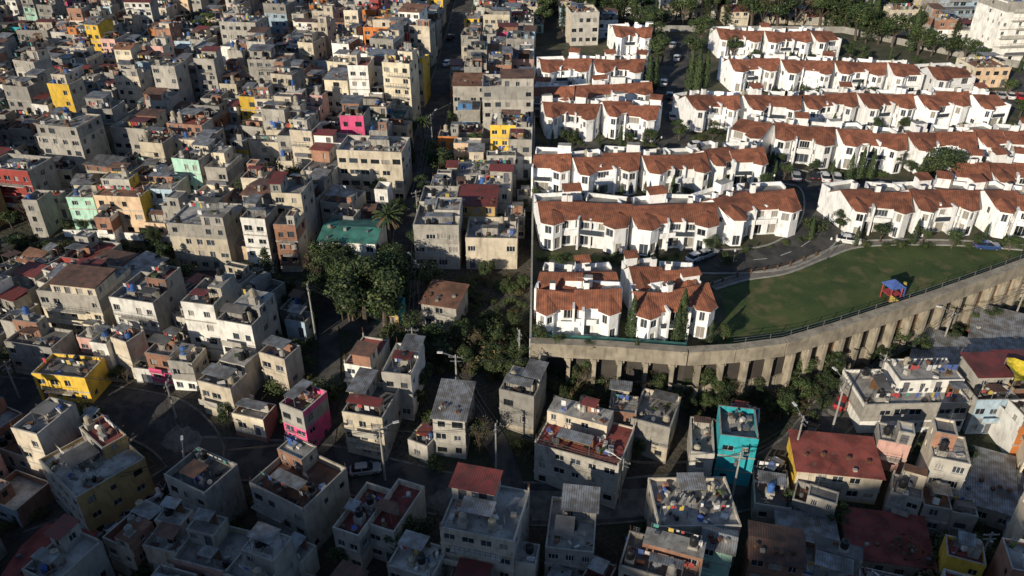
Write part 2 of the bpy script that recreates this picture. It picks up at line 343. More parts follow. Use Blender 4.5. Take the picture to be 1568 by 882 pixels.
# ---------------------------------------------------------------- occupancy
GX0,GY0,GS=-230,30,.5; NX,NY=920,720
OCC=np.zeros((NY,NX),bool)
cx_=GX0+(np.arange(NX)+.5)*GS; cy_=GY0+(np.arange(NY)+.5)*GS; CXX,CYY=np.meshgrid(cx_,cy_)
def inpoly_np(X,Y,P):
    r=np.zeros(X.shape,bool); n=len(P); j=n-1
    for i in range(n):
        xi,yi=P[i][:2];xj,yj=P[j][:2]
        if yi!=yj: r^=((yi>Y)!=(yj>Y))&(X<(xj-xi)*(Y-yi)/(yj-yi)+xi)
        j=i
    return r
def mark(P): 
    xs=[p[0] for p in P]; ys=[p[1] for p in P]
    i0=max(0,int((min(xs)-GX0)/GS)-1); i1=min(NX,int((max(xs)-GX0)/GS)+2); j0=max(0,int((min(ys)-GY0)/GS)-1); j1=min(NY,int((max(ys)-GY0)/GS)+2)
    if i1>i0 and j1>j0: OCC[j0:j1,i0:i1]|=inpoly_np(CXX[j0:j1,i0:i1],CYY[j0:j1,i0:i1],P)
def rectP(x,y,w,d,rot,s=1.0):
    c,sn=math.cos(rot),math.sin(rot)
    return [(x+a*w/2*s*c-b*d/2*s*sn,y+a*w/2*s*sn+b*d/2*s*c) for a,b in ((-1,-1),(1,-1),(1,1),(-1,1))]
def occat(x,y):
    i=int((x-GX0)/GS); j=int((y-GY0)/GS)
    return bool(OCC[j,i]) if (0<=i<NX and 0<=j<NY) else True
def occfrac(x,y,w,d,rot):
    c,sn=math.cos(rot),math.sin(rot); k=0;n=0
    for a in np.linspace(-.47,.47,7):
        for b in np.linspace(-.47,.47,7):
            n+=1; k+=occat(x+a*w*c-b*d*sn,y+a*w*sn+b*d*c)
    return k/n
def markc(x,y,r): mark([(x+r*math.cos(t),y+r*math.sin(t)) for t in np.linspace(0,6.28,10)[:-1]])
# ---------------------------------------------------------------- terrain sheet
ax=list(np.linspace(-2500,-400,16)[:-1])+list(np.arange(-400,-200,10.0))+list(np.arange(-200,200,2.0))+list(np.arange(200,400,10.0))+list(np.linspace(400,2500,16))
ay=list(np.linspace(-1500,-300,10)[:-1])+list(np.arange(-300,40,10.0))+list(np.arange(40,380,2.0))+list(np.linspace(380,3000,14))
mb=MB(); nxx=len(ax)
mb.v=[(x,y,hlow(x,y)) for y in ay for x in ax]
k=mb.mi('dirt')
for j in range(len(ay)-1):
    for i in range(nxx-1): mb.f.append((j*nxx+i,j*nxx+i+1,(j+1)*nxx+i+1,(j+1)*nxx+i)); mb.m.append(k)
mb.obj('ground_terrain')
edge=[(812,536),(930,541),(1050,550),(1120,546),(1195,536),(1270,514),(1350,488),(1425,463),(1500,436),(1568,411),(1750,350)]
EW=[GC(*e)[:2] for e in edge]
NWp=GC(818,72)[:2]; 
comp=EW+[GC(*e)[:2] for e in ((1850,250),(1640,118),(1490,92),(1290,50),(1000,48))]+[NWp]
mark(comp)
mb=MB()
mb.poly([(x,y,zc(x,y)) for x,y in comp],'garden')
for i in range(len(comp)):
    a=comp[i]; b=comp[(i+1)%len(comp)]
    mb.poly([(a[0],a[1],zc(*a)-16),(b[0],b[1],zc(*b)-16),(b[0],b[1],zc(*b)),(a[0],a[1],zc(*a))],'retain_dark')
mb.obj('garden_terrace')
def strip(mb,pts,w,zf,off,mat,kerb=None,cross=4):
    P=[Vector((p[0],p[1])) for p in pts]; Q=[]
    for i in range(len(P)-1):
        p0=P[max(0,i-1)];p1=P[i];p2=P[i+1];p3=P[min(len(P)-1,i+2)]; n=max(2,int((p2-p1).length/1.2))
        for s in range(n):
            t=s/n; Q.append(.5*((2*p1)+(p2-p0)*t+(2*p0-5*p1+4*p2-p3)*t*t+(3*p1-p0-3*p2+p3)*t**3))
    Q.append(P[-1]); N=[]
    for i in range(len(Q)):
        d=(Q[min(i+1,len(Q)-1)]-Q[max(i-1,0)]).normalized(); N.append(Vector((-d.y,d.x)))
    for i in range(len(Q)-1):
        for c in range(cross):
            a=-w/2+w*c/cross; b=a+w/cross
            V=[Q[i]+N[i]*b,Q[i]+N[i]*a,Q[i+1]+N[i+1]*a,Q[i+1]+N[i+1]*b]
            mb.poly([(v.x,v.y,zf(v.x,v.y)+off) for v in V],mat)
        if kerb:
            for sg in (-1,1):
                V=[Q[i]+N[i]*sg*(w/2),Q[i]+N[i]*sg*(w/2+.3),Q[i+1]+N[i+1]*sg*(w/2+.3),Q[i+1]+N[i+1]*sg*(w/2)]
                mb.slab([(v.x,v.y,zf(v.x,v.y)+off+.13) for v in V],.3,kerb)
    return Q,N
roads=[([(1055,400),(1130,400),(1195,392),(1245,365),(1262,330),(1258,295),(1235,276),(1190,268),(1120,262)],7),
       ([(1235,276),(1330,283),(1450,290),(1600,298)],6.5),
       ([(1045,60),(1030,110),(1022,160),(1030,205),(1060,228),(1110,245),(1190,262),(1260,285)],7),
       ([(1090,152),(1250,155),(1420,157),(1560,160),(1580,130),(1530,112)],7),([(1100,100),(1250,102),(1420,108)],6),([(820,224),(920,224),(1030,224)],4.5)]
mb=MB()
for i,(pp,w) in enumerate(roads): strip(mb,[GC(*p)[:2] for p in pp],w,zc,.03+.01*i,'asphalt')
mb.obj('access_road')
mb=MB(); strip(mb,[GC(*p)[:2] for p in roads[0][0]],7.1,zc,.02,'asphalt','kerb',1); mb.obj('road_kerb')
mb=MB(); Q,N=strip(MB(),[GC(*p)[:2] for p in roads[0][0]],1,zc,0,'mark')
for i in range(0,len(Q)-2,4):
    a,b=Q[i],Q[i+2]; nn=N[i]*.06; mb.poly([(v.x,v.y,zc(v.x,v.y)+.1) for v in (a-nn,b-nn,b+nn,a+nn)],'mark')
mb.obj('road_marking')
lp=[(1098,430),(1180,418),(1250,396),(1310,380),(1420,376),(1570,384),(1640,395),(1500,428),(1350,479),(1270,505),(1195,526),(1120,535),(1088,532),(1112,480)]
mb=MB(); mb.poly([(x,y,zc(x,y)+.025) for x,y in (GC(*p)[:2] for p in lp)],'lawn'); mb.obj('lawn_grass')
mb=MB()
for lp2 in ([(822,216),(1000,216),(1005,226),(822,226)],[(818,384),(930,392),(1050,392),(1050,400),(820,398)],[(1170,392),(1226,362),(1236,344),(1250,350),(1215,384)],[(1285,372),(1568,368),(1568,378),(1300,382)],[(820,306),(1080,300),(1080,308),(820,313)]):
    mb.poly([(x,y,zc(x,y)+.012) for x,y in (GC(*p)[:2] for p in lp2)],'lawn')
mb.obj('front_garden_grass')
mb=MB(); strip(mb,[GC(*p)[:2] for p in [(1090,440),(1140,425),(1200,415),(1260,392),(1320,374),(1450,372),(1568,380),(1650,390)]],1.4,zc,.06,'paving','kerb',1); mb.obj('garden_path')
mb=MB(); Q,N=strip(MB(),[GC(*p)[:2] for p in [(1090,437),(1140,421),(1200,410),(1262,387)]],1,zc,0,'kerb')
for i in range(0,len(Q)-2,2):
    a=Q[i]; b=Q[min(i+2,len(Q)-1)]; mb.box(a.x-.12,a.x+.12,a.y-.12,a.y+.12,zc(*a),zc(*a)+.9,'wood'); 
    for hh in (.4,.8): mb.tube((a.x,a.y,zc(*a)+hh),(b.x,b.y,zc(*b)+hh),.04,.04,4,'wood')
mb.obj('post_and_rail_fence')
# retaining wall
mb=MB()
def segbox(mb,a,b,o0,o1,za0,za1,zb0,zb1,mat,top=None):
    d=Vector((b[0]-a[0],b[1]-a[1])).normalized(); n=Vector((d.y,-d.x))
    P=[(a[0]+n.x*o0,a[1]+n.y*o0),(b[0]+n.x*o0,b[1]+n.y*o0),(b[0]+n.x*o1,b[1]+n.y*o1),(a[0]+n.x*o1,a[1]+n.y*o1)]
    zz0=[za0,zb0,zb0,za0]; zz1=[za1,zb1,zb1,za1]; n0=len(mb.v)
    mb.v.extend([(P[i][0],P[i][1],zz0[i]) for i in range(4)]+[(P[i][0],P[i][1],zz1[i]) for i in range(4)]); k=mb.mi(mat); kt=mb.mi(top or mat)
    for q,kk in (((0,1,2,3),k),((7,6,5,4),kt),((0,4,5,1),k),((1,5,6,2),k),((2,6,7,3),k),((3,7,4,0),k)): mb.f.append(tuple(n0+i for i in q)); mb.m.append(kk)
gf=MB()
for i in range(len(EW)-1):
    a,b=EW[i],EW[i+1]; za,zb=zc(*a),zc(*b); ph=2.0
    segbox(mb,a,b,-.1,1.15,za-.3,za+ph,zb-.3,zb+ph,'retain')
    segbox(mb,a,b,-.2,1.3,za+ph-.02,za+ph+.15,zb+ph-.02,zb+ph+.15,'retain')
    L=math.hypot(b[0]-a[0],b[1]-a[1]); n=max(1,int(L/2.9)); d=((b[0]-a[0])/L,(b[1]-a[1])/L)
    for s in range(n):
        t=(s+.5)/n; x=a[0]+(b[0]-a[0])*t; y=a[1]+(b[1]-a[1])*t; z=zc(x,y)
        p=(x-d[0]*.28,y-d[1]*.28); q=(x+d[0]*.28,y+d[1]*.28)
        segbox(mb,p,q,.02,1.35,z-13,z-.302,z-13,z-.302,'retain')
        # stepped haunches give each bay its arched head
        for k2,(e,hh) in enumerate(((.62,.45),(.46,.9))):
            p2=(x-d[0]*e,y-d[1]*e); q2=(x+d[0]*e,y+d[1]*e); segbox(mb,p2,q2,.03+.01*k2,1.1-.05*k2,z-.3-hh,z-.304-.002*k2,z-.3-hh,z-.304-.002*k2,'retain')
        p=(a[0]+(b[0]-a[0])*(s+.02)/n,a[1]+(b[1]-a[1])*(s+.02)/n); q=(a[0]+(b[0]-a[0])*(s+.98)/n,a[1]+(b[1]-a[1])*(s+.98)/n)
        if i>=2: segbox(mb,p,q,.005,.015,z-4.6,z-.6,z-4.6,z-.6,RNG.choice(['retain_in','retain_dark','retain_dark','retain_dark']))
        segbox(mb,p,q,.012,.35,z-13,z-4.602,z-13,z-4.602,'retain')
        if i>=3: mb.box(x-.04,x+.04,y+.3,y+.38,z+1.4,z+2.9,'steel')
    if i>=3:
        for hh in (2.4,2.85): mb.tube((a[0],a[1]+.34,za+hh),(b[0],b[1]+.34,zb+hh),.03,.03,4,'steel')
    if i<2: segbox(gf,a,b,-1.6,-.25,za+.1,za+1.8,zb+.1,zb+1.8,'roof_green') 
mb.obj('retaining_wall'); gf.obj('green_planter_strip')
mb=MB(); wl=[EW[0],GC(814,430)[:2],GC(816,300)[:2],GC(818,200)[:2],NWp,(NWp[0]+1,300)]
for a,b in zip(wl[1:],wl[:-1]):
    segbox(mb,a,b,-.15,.15,hlow(*a)-2,zc(*a)+2.0,hlow(*b)-2,zc(*b)+2.0,'wall_white','kerb')
mb.obj('boundary_wall')
mb=MB(); bl=[GC(*e)[:2] for e in ((1000,48),(1290,50),(1490,92),(1640,118))]
for a,b in zip(bl[:-1],bl[1:]): segbox(mb,a,b,-.15,.15,zc(*a)-1,zc(*a)+1.8,zc(*b)-1,zc(*b)+1.8,'wall_conc2','kerb_dark')
mb.obj('boundary_wall')
# ---------------------------------------------------------------- townhouses
def townhouse(loc,rot,w,d,flip,rng,style=0):
    mb=MB(); H=5.3; S='stucco'; x0,x1,y0,y1=-w/2,w/2,-d/2,d/2
    gg=['glass','glass2','glass2','curtain','curtain']
    bays=max(2,int(round(w/3.2)))
    facade(mb,(x0,y0),(x1,y0),0,2.65,S,bays,.9,rng,2.3,2.0,.1,mull=2,rec=.35,glasses=gg)
    facade(mb,(x0,y0),(x1,y0),2.65,H,S,bays,.85,rng,2.0,1.4,.7,mull=3,rec=.2,glasses=gg)
    for a in (0,2.65):
        facade(mb,(x1,y0),(x1,y1),a,a+2.65,S,3,.35,rng,1.0,1.1,.9,rec=.15,glasses=gg); facade(mb,(x0,y1),(x0,y0),a,a+2.65,S,3,.35,rng,1.0,1.1,.9,rec=.15,glasses=gg)
        facade(mb,(x1,y1),(x0,y1),a,a+2.65,S,bays,.7,rng,1.5,1.3,.8,glasses=gg)
    for q in (((x0,y0),(x1,y0)),((x1,y0),(x1,y1)),((x1,y1),(x0,y1)),((x0,y1),(x0,y0))):
        mb.poly([(q[0][0],q[0][1],-1),(q[1][0],q[1][1],-1),(q[1][0],q[1][1],0),(q[0][0],q[0][1],0)],S)
    yb=y0+d*.74; rh=1.45; ry=y0+d*rng.uniform(.36,.45); o=.4
    ra,rb=(rh*1.2,rh*.7) if flip else (rh*.7,rh*1.2)
    mb.slab([(x0-.12,y0-o,H-.08),(x1+.12,y0-o,H-.08),(x1+.12,ry,H+rb),(x0-.12,ry,H+ra)],.12,'tile')
    mb.slab([(x1+.12,yb+o*.5,H-.02),(x0-.12,yb+o*.5,H-.02),(x0-.12,ry,H+ra+.003),(x1+.12,ry,H+rb+.003)],.12,'tile')
    mb.poly([(x0,y0,H),(x0,ry,H+ra-.12),(x0,yb,H)],S); mb.poly([(x1,y0,H),(x1,yb,H),(x1,ry,H+rb-.12)],S)
    mb.poly([(x0,yb,H),(x1,yb,H),(x1,y1,H),(x0,y1,H)],'roof_grey')
    mb.box(x0,x1,y1-.18,y1+.02,H-.1,H+.7,S); mb.box(x0-.02,x0+.16,yb,y1-.18,H-.1,H+.7,S); mb.box(x1-.16,x1+.02,yb,y1-.18,H-.1,H+.7,S)
    bw=w*rng.uniform(.34,.44); pj=rng.uniform(1.5,2.3); bx0,bx1=(x0+.25,x0+.25+bw) if flip else (x1-.25-bw,x1-.25)
    bm=(bx0+bx1)/2; yf=y0-pj; hb=5.05
    pts=[(bx0,y0+.05),(bx0,yf+.9),(bm,yf),(bx1,yf+.9),(bx1,y0+.05)]
    for a,b in zip(pts[:-1],pts[1:]):
        for zz,(wh,sl) in ((0,(2.0,.15)),(2.525,(1.4,.65))):
            L=math.hypot(a[0]-b[0],a[1]-b[1])
            facade(mb,a,b,zz,zz+2.525,S,1,.75 if L>1.4 else 0,rng,L*.62,wh,sl,mull=1,rec=.15,glasses=gg)
    A=(bx0-.3,y0+1.2,H+.5); B=(bx0-.3,yf+.75,hb+.02); C=(bm,yf-.4,hb+.02); D=(bx1+.3,yf+.75,hb+.02); E=(bx1+.3,y0+1.2,H+.5); T=(bm,y0+1.5,H+1.2)
    for q in ((A,B,T),(B,C,T),(C,D,T),(D,E,T)): mb.poly(list(q),'tile'); 
    for q in ((A,B),(B,C),(C,D),(D,E)): mb.poly([(p[0],p[1],p[2]-.16) for p in q]+[q[1],q[0]],S)
    mb.poly([(p[0],p[1],p[2]-.16) for p in (B,C,D)],S)
    fx=x1-.17 if flip else x0-.17
    mb.box(fx,fx+.34,y0-1.3,y0+.4,-1,H+.25,S)
    for _ in range(rng.choice([0,1,1,2])):
        cx=rng.uniform(x0+1,x1-1); cy=ry+rng.uniform(-.3,.8); mb.box(cx-.4,cx+.4,cy,cy+.8,H+.2,H+rh+rng.uniform(.5,1.1),S,'roof_dark')
    if rng.random()<.55:
        tw=w*.36; tx=x0+.2 if rng.random()<.5 else x1-.2-tw
        mb.box(tx,tx+tw,yb+.25,y1-.3,H-.02,H+1.9,S,'roof_grey')
        if rng.random()<.7: mb.slab([(tx-.2,yb+.0,H+1.95),(tx+tw+.2,yb+.0,H+1.95),(tx+tw+.2,y1-.1,H+2.5),(tx-.2,y1-.1,H+2.5)],.12,'tile')
        facade(mb,(tx,yb+.22),(tx+tw,yb+.22),H+.3,H+1.85,S,1,.7,rng,1.2,.9,.4)
    gx0,gx1=(bx1+.4,x1-.4) if flip else (x0+.4,bx0-.4)
    if gx1-gx0>1.5:
        mb.box(gx0,gx1,y0-1.0,y0-.02,2.55,2.7,S); mb.box(gx0,gx1,y0-1.0,y0-.9,2.7,3.5,'glass2' if rng.random()<.4 else S)
    if rng.random()<.6:
        tx=rng.uniform(x0+1,x1-1); mb.tinaco(tx,y1-.8,H+.02,rng.choice(['tank_beige','tank_black']),.42)
    return mb.obj('white_townhouse',loc,rot)
shrubsites=[]
def row(pp,n,d=9.5,wmul=1.03,ang=14,start=0,gap=1.0):
    P=[Vector(GC(*p)[:2]) for p in pp]; L=[0]
    for a,b in zip(P[:-1],P[1:]): L.append(L[-1]+(b-a).length)
    def at(s):
        for i in range(len(P)-1):
            if s<=L[i+1] or i==len(P)-2:
                t=(s-L[i])/(L[i+1]-L[i]); return P[i].lerp(P[i+1],t),(P[i+1]-P[i]).normalized()
    w=L[-1]/n
    for i in range(n):
        p,dr=at((i+.5)*w); nb=Vector((-dr.y,dr.x)); fl=(i+start)%2==0
        r=math.atan2(dr.y,dr.x)+rad((ang if fl else -ang)*RNG.uniform(.5,1.25))
        c=p+nb*(d/2+gap+(RNG.uniform(0,2.2)))
        townhouse((c.x,c.y,zc(c.x,c.y-3)+RNG.uniform(-.25,.25)),r,w*wmul,d,fl,RNG)
        for _ in range(6):
            q=p+dr*RNG.uniform(-w/2,w/2)-nb*RNG.uniform(.8,2.6); shrubsites.append((q.x,q.y,zc(q.x,q.y),RNG.uniform(.5,1.3)))
row([(818,386),(930,392),(1040,389),(1130,378),(1228,358)],6,9)
row([(821,306),(930,305),(1060,300),(1090,295)],5,8,start=1)
row([(1085,296),(1175,284)],2,8)
row([(830,216),(1010,219)],4,8); row([(824,188),(1000,178)],3,6,start=1)
row([(822,140),(985,148)],4,9)
row([(935,88),(998,90)],2,9)
row([(1055,208),(1150,202),(1250,201),(1400,201),(1530,199)],11,8)
row([(1120,240),(1250,262),(1400,266),(1600,266)],9,9,start=1)
row([(1290,368),(1400,368),(1500,368),(1620,374)],6,9); row([(1460,318),(1620,322)],3,8,start=1)
row([(1112,142),(1250,146),(1400,151)],7,9); row([(1095,93),(1190,96),(1278,96)],5,9); row([(1418,154),(1480,156)],1,9)
row([(816,520),(885,528),(952,526)],2,6.0,gap=.4); row([(830,490),(942,488)],2,6,start=1,gap=0)
row([(965,528),(1040,534),(1100,508)],2,6.0,gap=.4); row([(966,492),(1064,488)],2,6,gap=0)
# ---------------------------------------------------------------- low streets
S=[([(40,850),(130,815),(225,775),(285,735),(300,700),(262,655),(190,625),(90,610),(-60,600)],7.5),
   ([(300,700),(400,705),(500,715),(600,738),(720,765),(850,775),(990,765),(1130,748),(1215,700),(1262,650),(1300,610),(1345,570),(1430,535),(1568,490),(1700,450)],5.8),
   ([(640,520),(636,450),(628,400),(632,330),(650,240),(672,150),(694,70),(712,0),(722,-40)],6.2),
   ([(636,500),(560,500),(500,470),(440,440),(330,430),(200,395),(60,375),(-80,372)],4.5),
   ([(500,470),(505,560),(500,640),(490,715)],3.2),([(640,520),(700,600),(760,680),(790,765)],3.2)]
mb=MB()
for i,(pp,w) in enumerate(S):
    Q,N=strip(mb,[G(*p)[:2] for p in pp],w,hlow,.08+.012*i,'asphalt',None,6)
    for a,b in zip(Q[:-1],Q[1:]):
        m=(a+b)/2; d=(b-a); mark(rectP(m.x,m.y,d.length+.6,w+.6,math.atan2(d.y,d.x)))
mb.obj('street')
mb=MB()
for i,(pp,w) in enumerate(S[:3]): strip(mb,[G(*p)[:2] for p in pp],w-.02,hlow,.0,'kerb_dark','kerb_dark',1)
mb.obj('street_kerb')
# keep the approach to the lower-left street open to the sky
mark([G(*p)[:2] for p in ((120,835),(215,800),(235,815),(150,850))])
# ---------------------------------------------------------------- vegetation sites (u,v,height px,kind)
TR=[(560,495,95,'b'),(590,500,90,'b'),(540,490,70,'b'),(575,470,80,'b'),(600,450,70,'b'),(545,455,70,'b'),(525,440,60,'b'),(500,425,55,'b'),(430,318,70,'b'),(400,322,55,'b'),(455,305,45,'b'),(258,435,60,'p'),(283,440,45,'b'),(415,448,70,'p'),
(377,450,45,'b'),(350,455,40,'b'),(400,460,40,'b'),(599,388,70,'palm'),(655,450,55,'b'),(670,275,45,'b'),(682,268,35,'b'),(650,222,42,'palm'),(632,250,36,'c'),(487,440,60,'x'),(470,450,55,'x'),
(75,152,48,'b'),(68,112,30,'b'),(12,92,45,'b'),(25,75,30,'b'),(5,110,36,'b'),(322,62,38,'b'),(355,42,36,'p'),(310,45,30,'b'),(180,55,25,'b'),(725,548,50,'x'),(700,540,45,'sb'),(745,552,40,'sb'),(720,520,35,'sb'),(760,560,30,'s'),
(735,700,75,'x'),(745,690,60,'x'),(625,850,70,'b'),(640,838,50,'b'),(610,800,30,'b'),(655,865,40,'x'),(512,620,22,'b'),(620,470,35,'b'),(605,520,30,'s'),(645,545,30,'s'),
(992,140,50,'c'),(1002,138,46,'c'),(985,135,30,'c'),(1055,138,52,'c'),(1066,140,55,'c'),(1078,136,50,'c'),(1112,125,36,'c'),(1120,90,30,'b'),(1012,100,40,'b'),(1005,75,36,'b'),(1060,90,36,'b'),(1072,70,40,'b'),
(1298,278,40,'c'),(1314,276,46,'c'),(1330,277,44,'c'),(1437,290,62,'b'),(1420,288,45,'b'),(1452,288,48,'b'),(1368,262,30,'b'),
(1040,524,82,'c'),(1034,528,60,'c'),(966,522,70,'c'),(975,518,50,'c'),(1003,408,36,'c'),(990,422,38,'c'),(945,400,14,'s'),
(1185,274,26,'c'),(1200,276,24,'b'),(1040,215,30,'b'),(1048,180,30,'c'),(1092,215,26,'b'),(1150,212,18,'c'),(1238,212,18,'b'),(1320,212,20,'c'),(1400,212,18,'c'),(1470,212,18,'b'),(1540,214,24,'b'),
(1085,300,24,'c'),(905,312,16,'c'),(1000,310,16,'b'),(870,222,18,'c'),(960,224,20,'b'),(900,148,16,'c'),(860,150,16,'b'),(1180,154,20,'c'),(1290,158,18,'b'),(1350,160,20,'c'),(1160,108,18,'b'),(1230,110,16,'c'),
(1245,352,24,'s'),(1285,352,30,'b'),(1300,345,30,'c'),(1380,380,14,'s'),(1460,378,20,'c'),(1545,384,24,'b'),(1110,405,18,'s'),(945,400,20,'c'),(850,402,14,'s'),(1490,290,30,'b'),(1530,292,30,'b'),(1555,240,40,'c'),
(848,22,36,'b'),(880,20,36,'b'),(905,14,30,'b'),(975,50,36,'b'),(996,50,38,'b'),(1012,48,36,'b'),(1045,40,40,'b'),(1080,40,40,'p'),(1100,30,36,'b'),(1165,48,52,'x'),(1190,48,62,'b'),(1215,48,56,'x'),(1150,42,45,'b'),
(1272,48,66,'p'),(1290,50,60,'p'),(1255,46,52,'b'),(1310,62,50,'b'),(1325,66,45,'p'),(1345,68,40,'b'),(1365,72,44,'b'),(1393,80,58,'c'),(1405,84,40,'b'),(1425,86,36,'b'),(1450,92,34,'b'),(1475,96,36,'b'),(1340,50,30,'b'),(1430,30,34,'b'),(1460,28,30,'b'),(1370,30,34,'b'),(930,30,34,'b'),(780,8,22,'b'),(820,10,26,'b'),(735,30,24,'b'),
(1500,100,26,'b'),(1540,150,26,'b'),(1560,180,30,'b'),(1560,110,24,'c'),(1300,92,26,'b'),(1320,98,24,'b'),(1360,100,24,'c'),(1400,112,24,'b'),
(1405,712,35,'b'),(1425,716,42,'b'),(1450,714,44,'b'),(1475,712,34,'b'),(1380,530,48,'x'),(1368,535,40,'b'),(1510,470,30,'b'),(1430,860,60,'c'),(1500,870,55,'b'),(1420,880,60,'sb'),
(30,395,34,'b'),(60,398,30,'sb'),(95,398,30,'sb'),(130,402,34,'sb'),(160,400,28,'b'),(200,405,34,'sb'),(235,408,28,'sb'),(45,345,40,'x'),(60,350,36,'x'),(300,330,24,'s'),(20,350,30,'b'),
(745,520,32,'s'),(780,545,30,'sb'),(800,560,30,'s'),(690,470,20,'s'),(560,310,40,'x'),(5,420,30,'b'),(480,180,20,'b'),(250,120,18,'b'),(445,30,26,'b'),(468,36,28,'b'),(505,20,26,'b'),(210,20,24,'b'),(575,60,18,'b'),
(655,340,34,'b'),(648,300,30,'b'),(662,250,32,'b'),(640,380,36,'b'),(615,335,30,'b'),(585,340,30,'x'),(640,600,40,'b'),(500,600,30,'s'),(905,655,26,'s'),(140,640,26,'s'),(1010,680,20,'s'),(618,430,44,'b'),(665,530,36,'b'),(680,555,34,'b'),(615,540,36,'b'),(480,500,34,'b'),
(310,560,34,'b'),(420,520,34,'b'),(460,545,30,'b'),(180,585,26,'b'),(20,560,30,'b'),(420,600,26,'s'),(340,230,24,'b'),(150,240,26,'b'),(500,250,26,'b'),(60,260,28,'b'),(330,150,24,'b'),(430,100,22,'b'),(130,120,22,'b')]
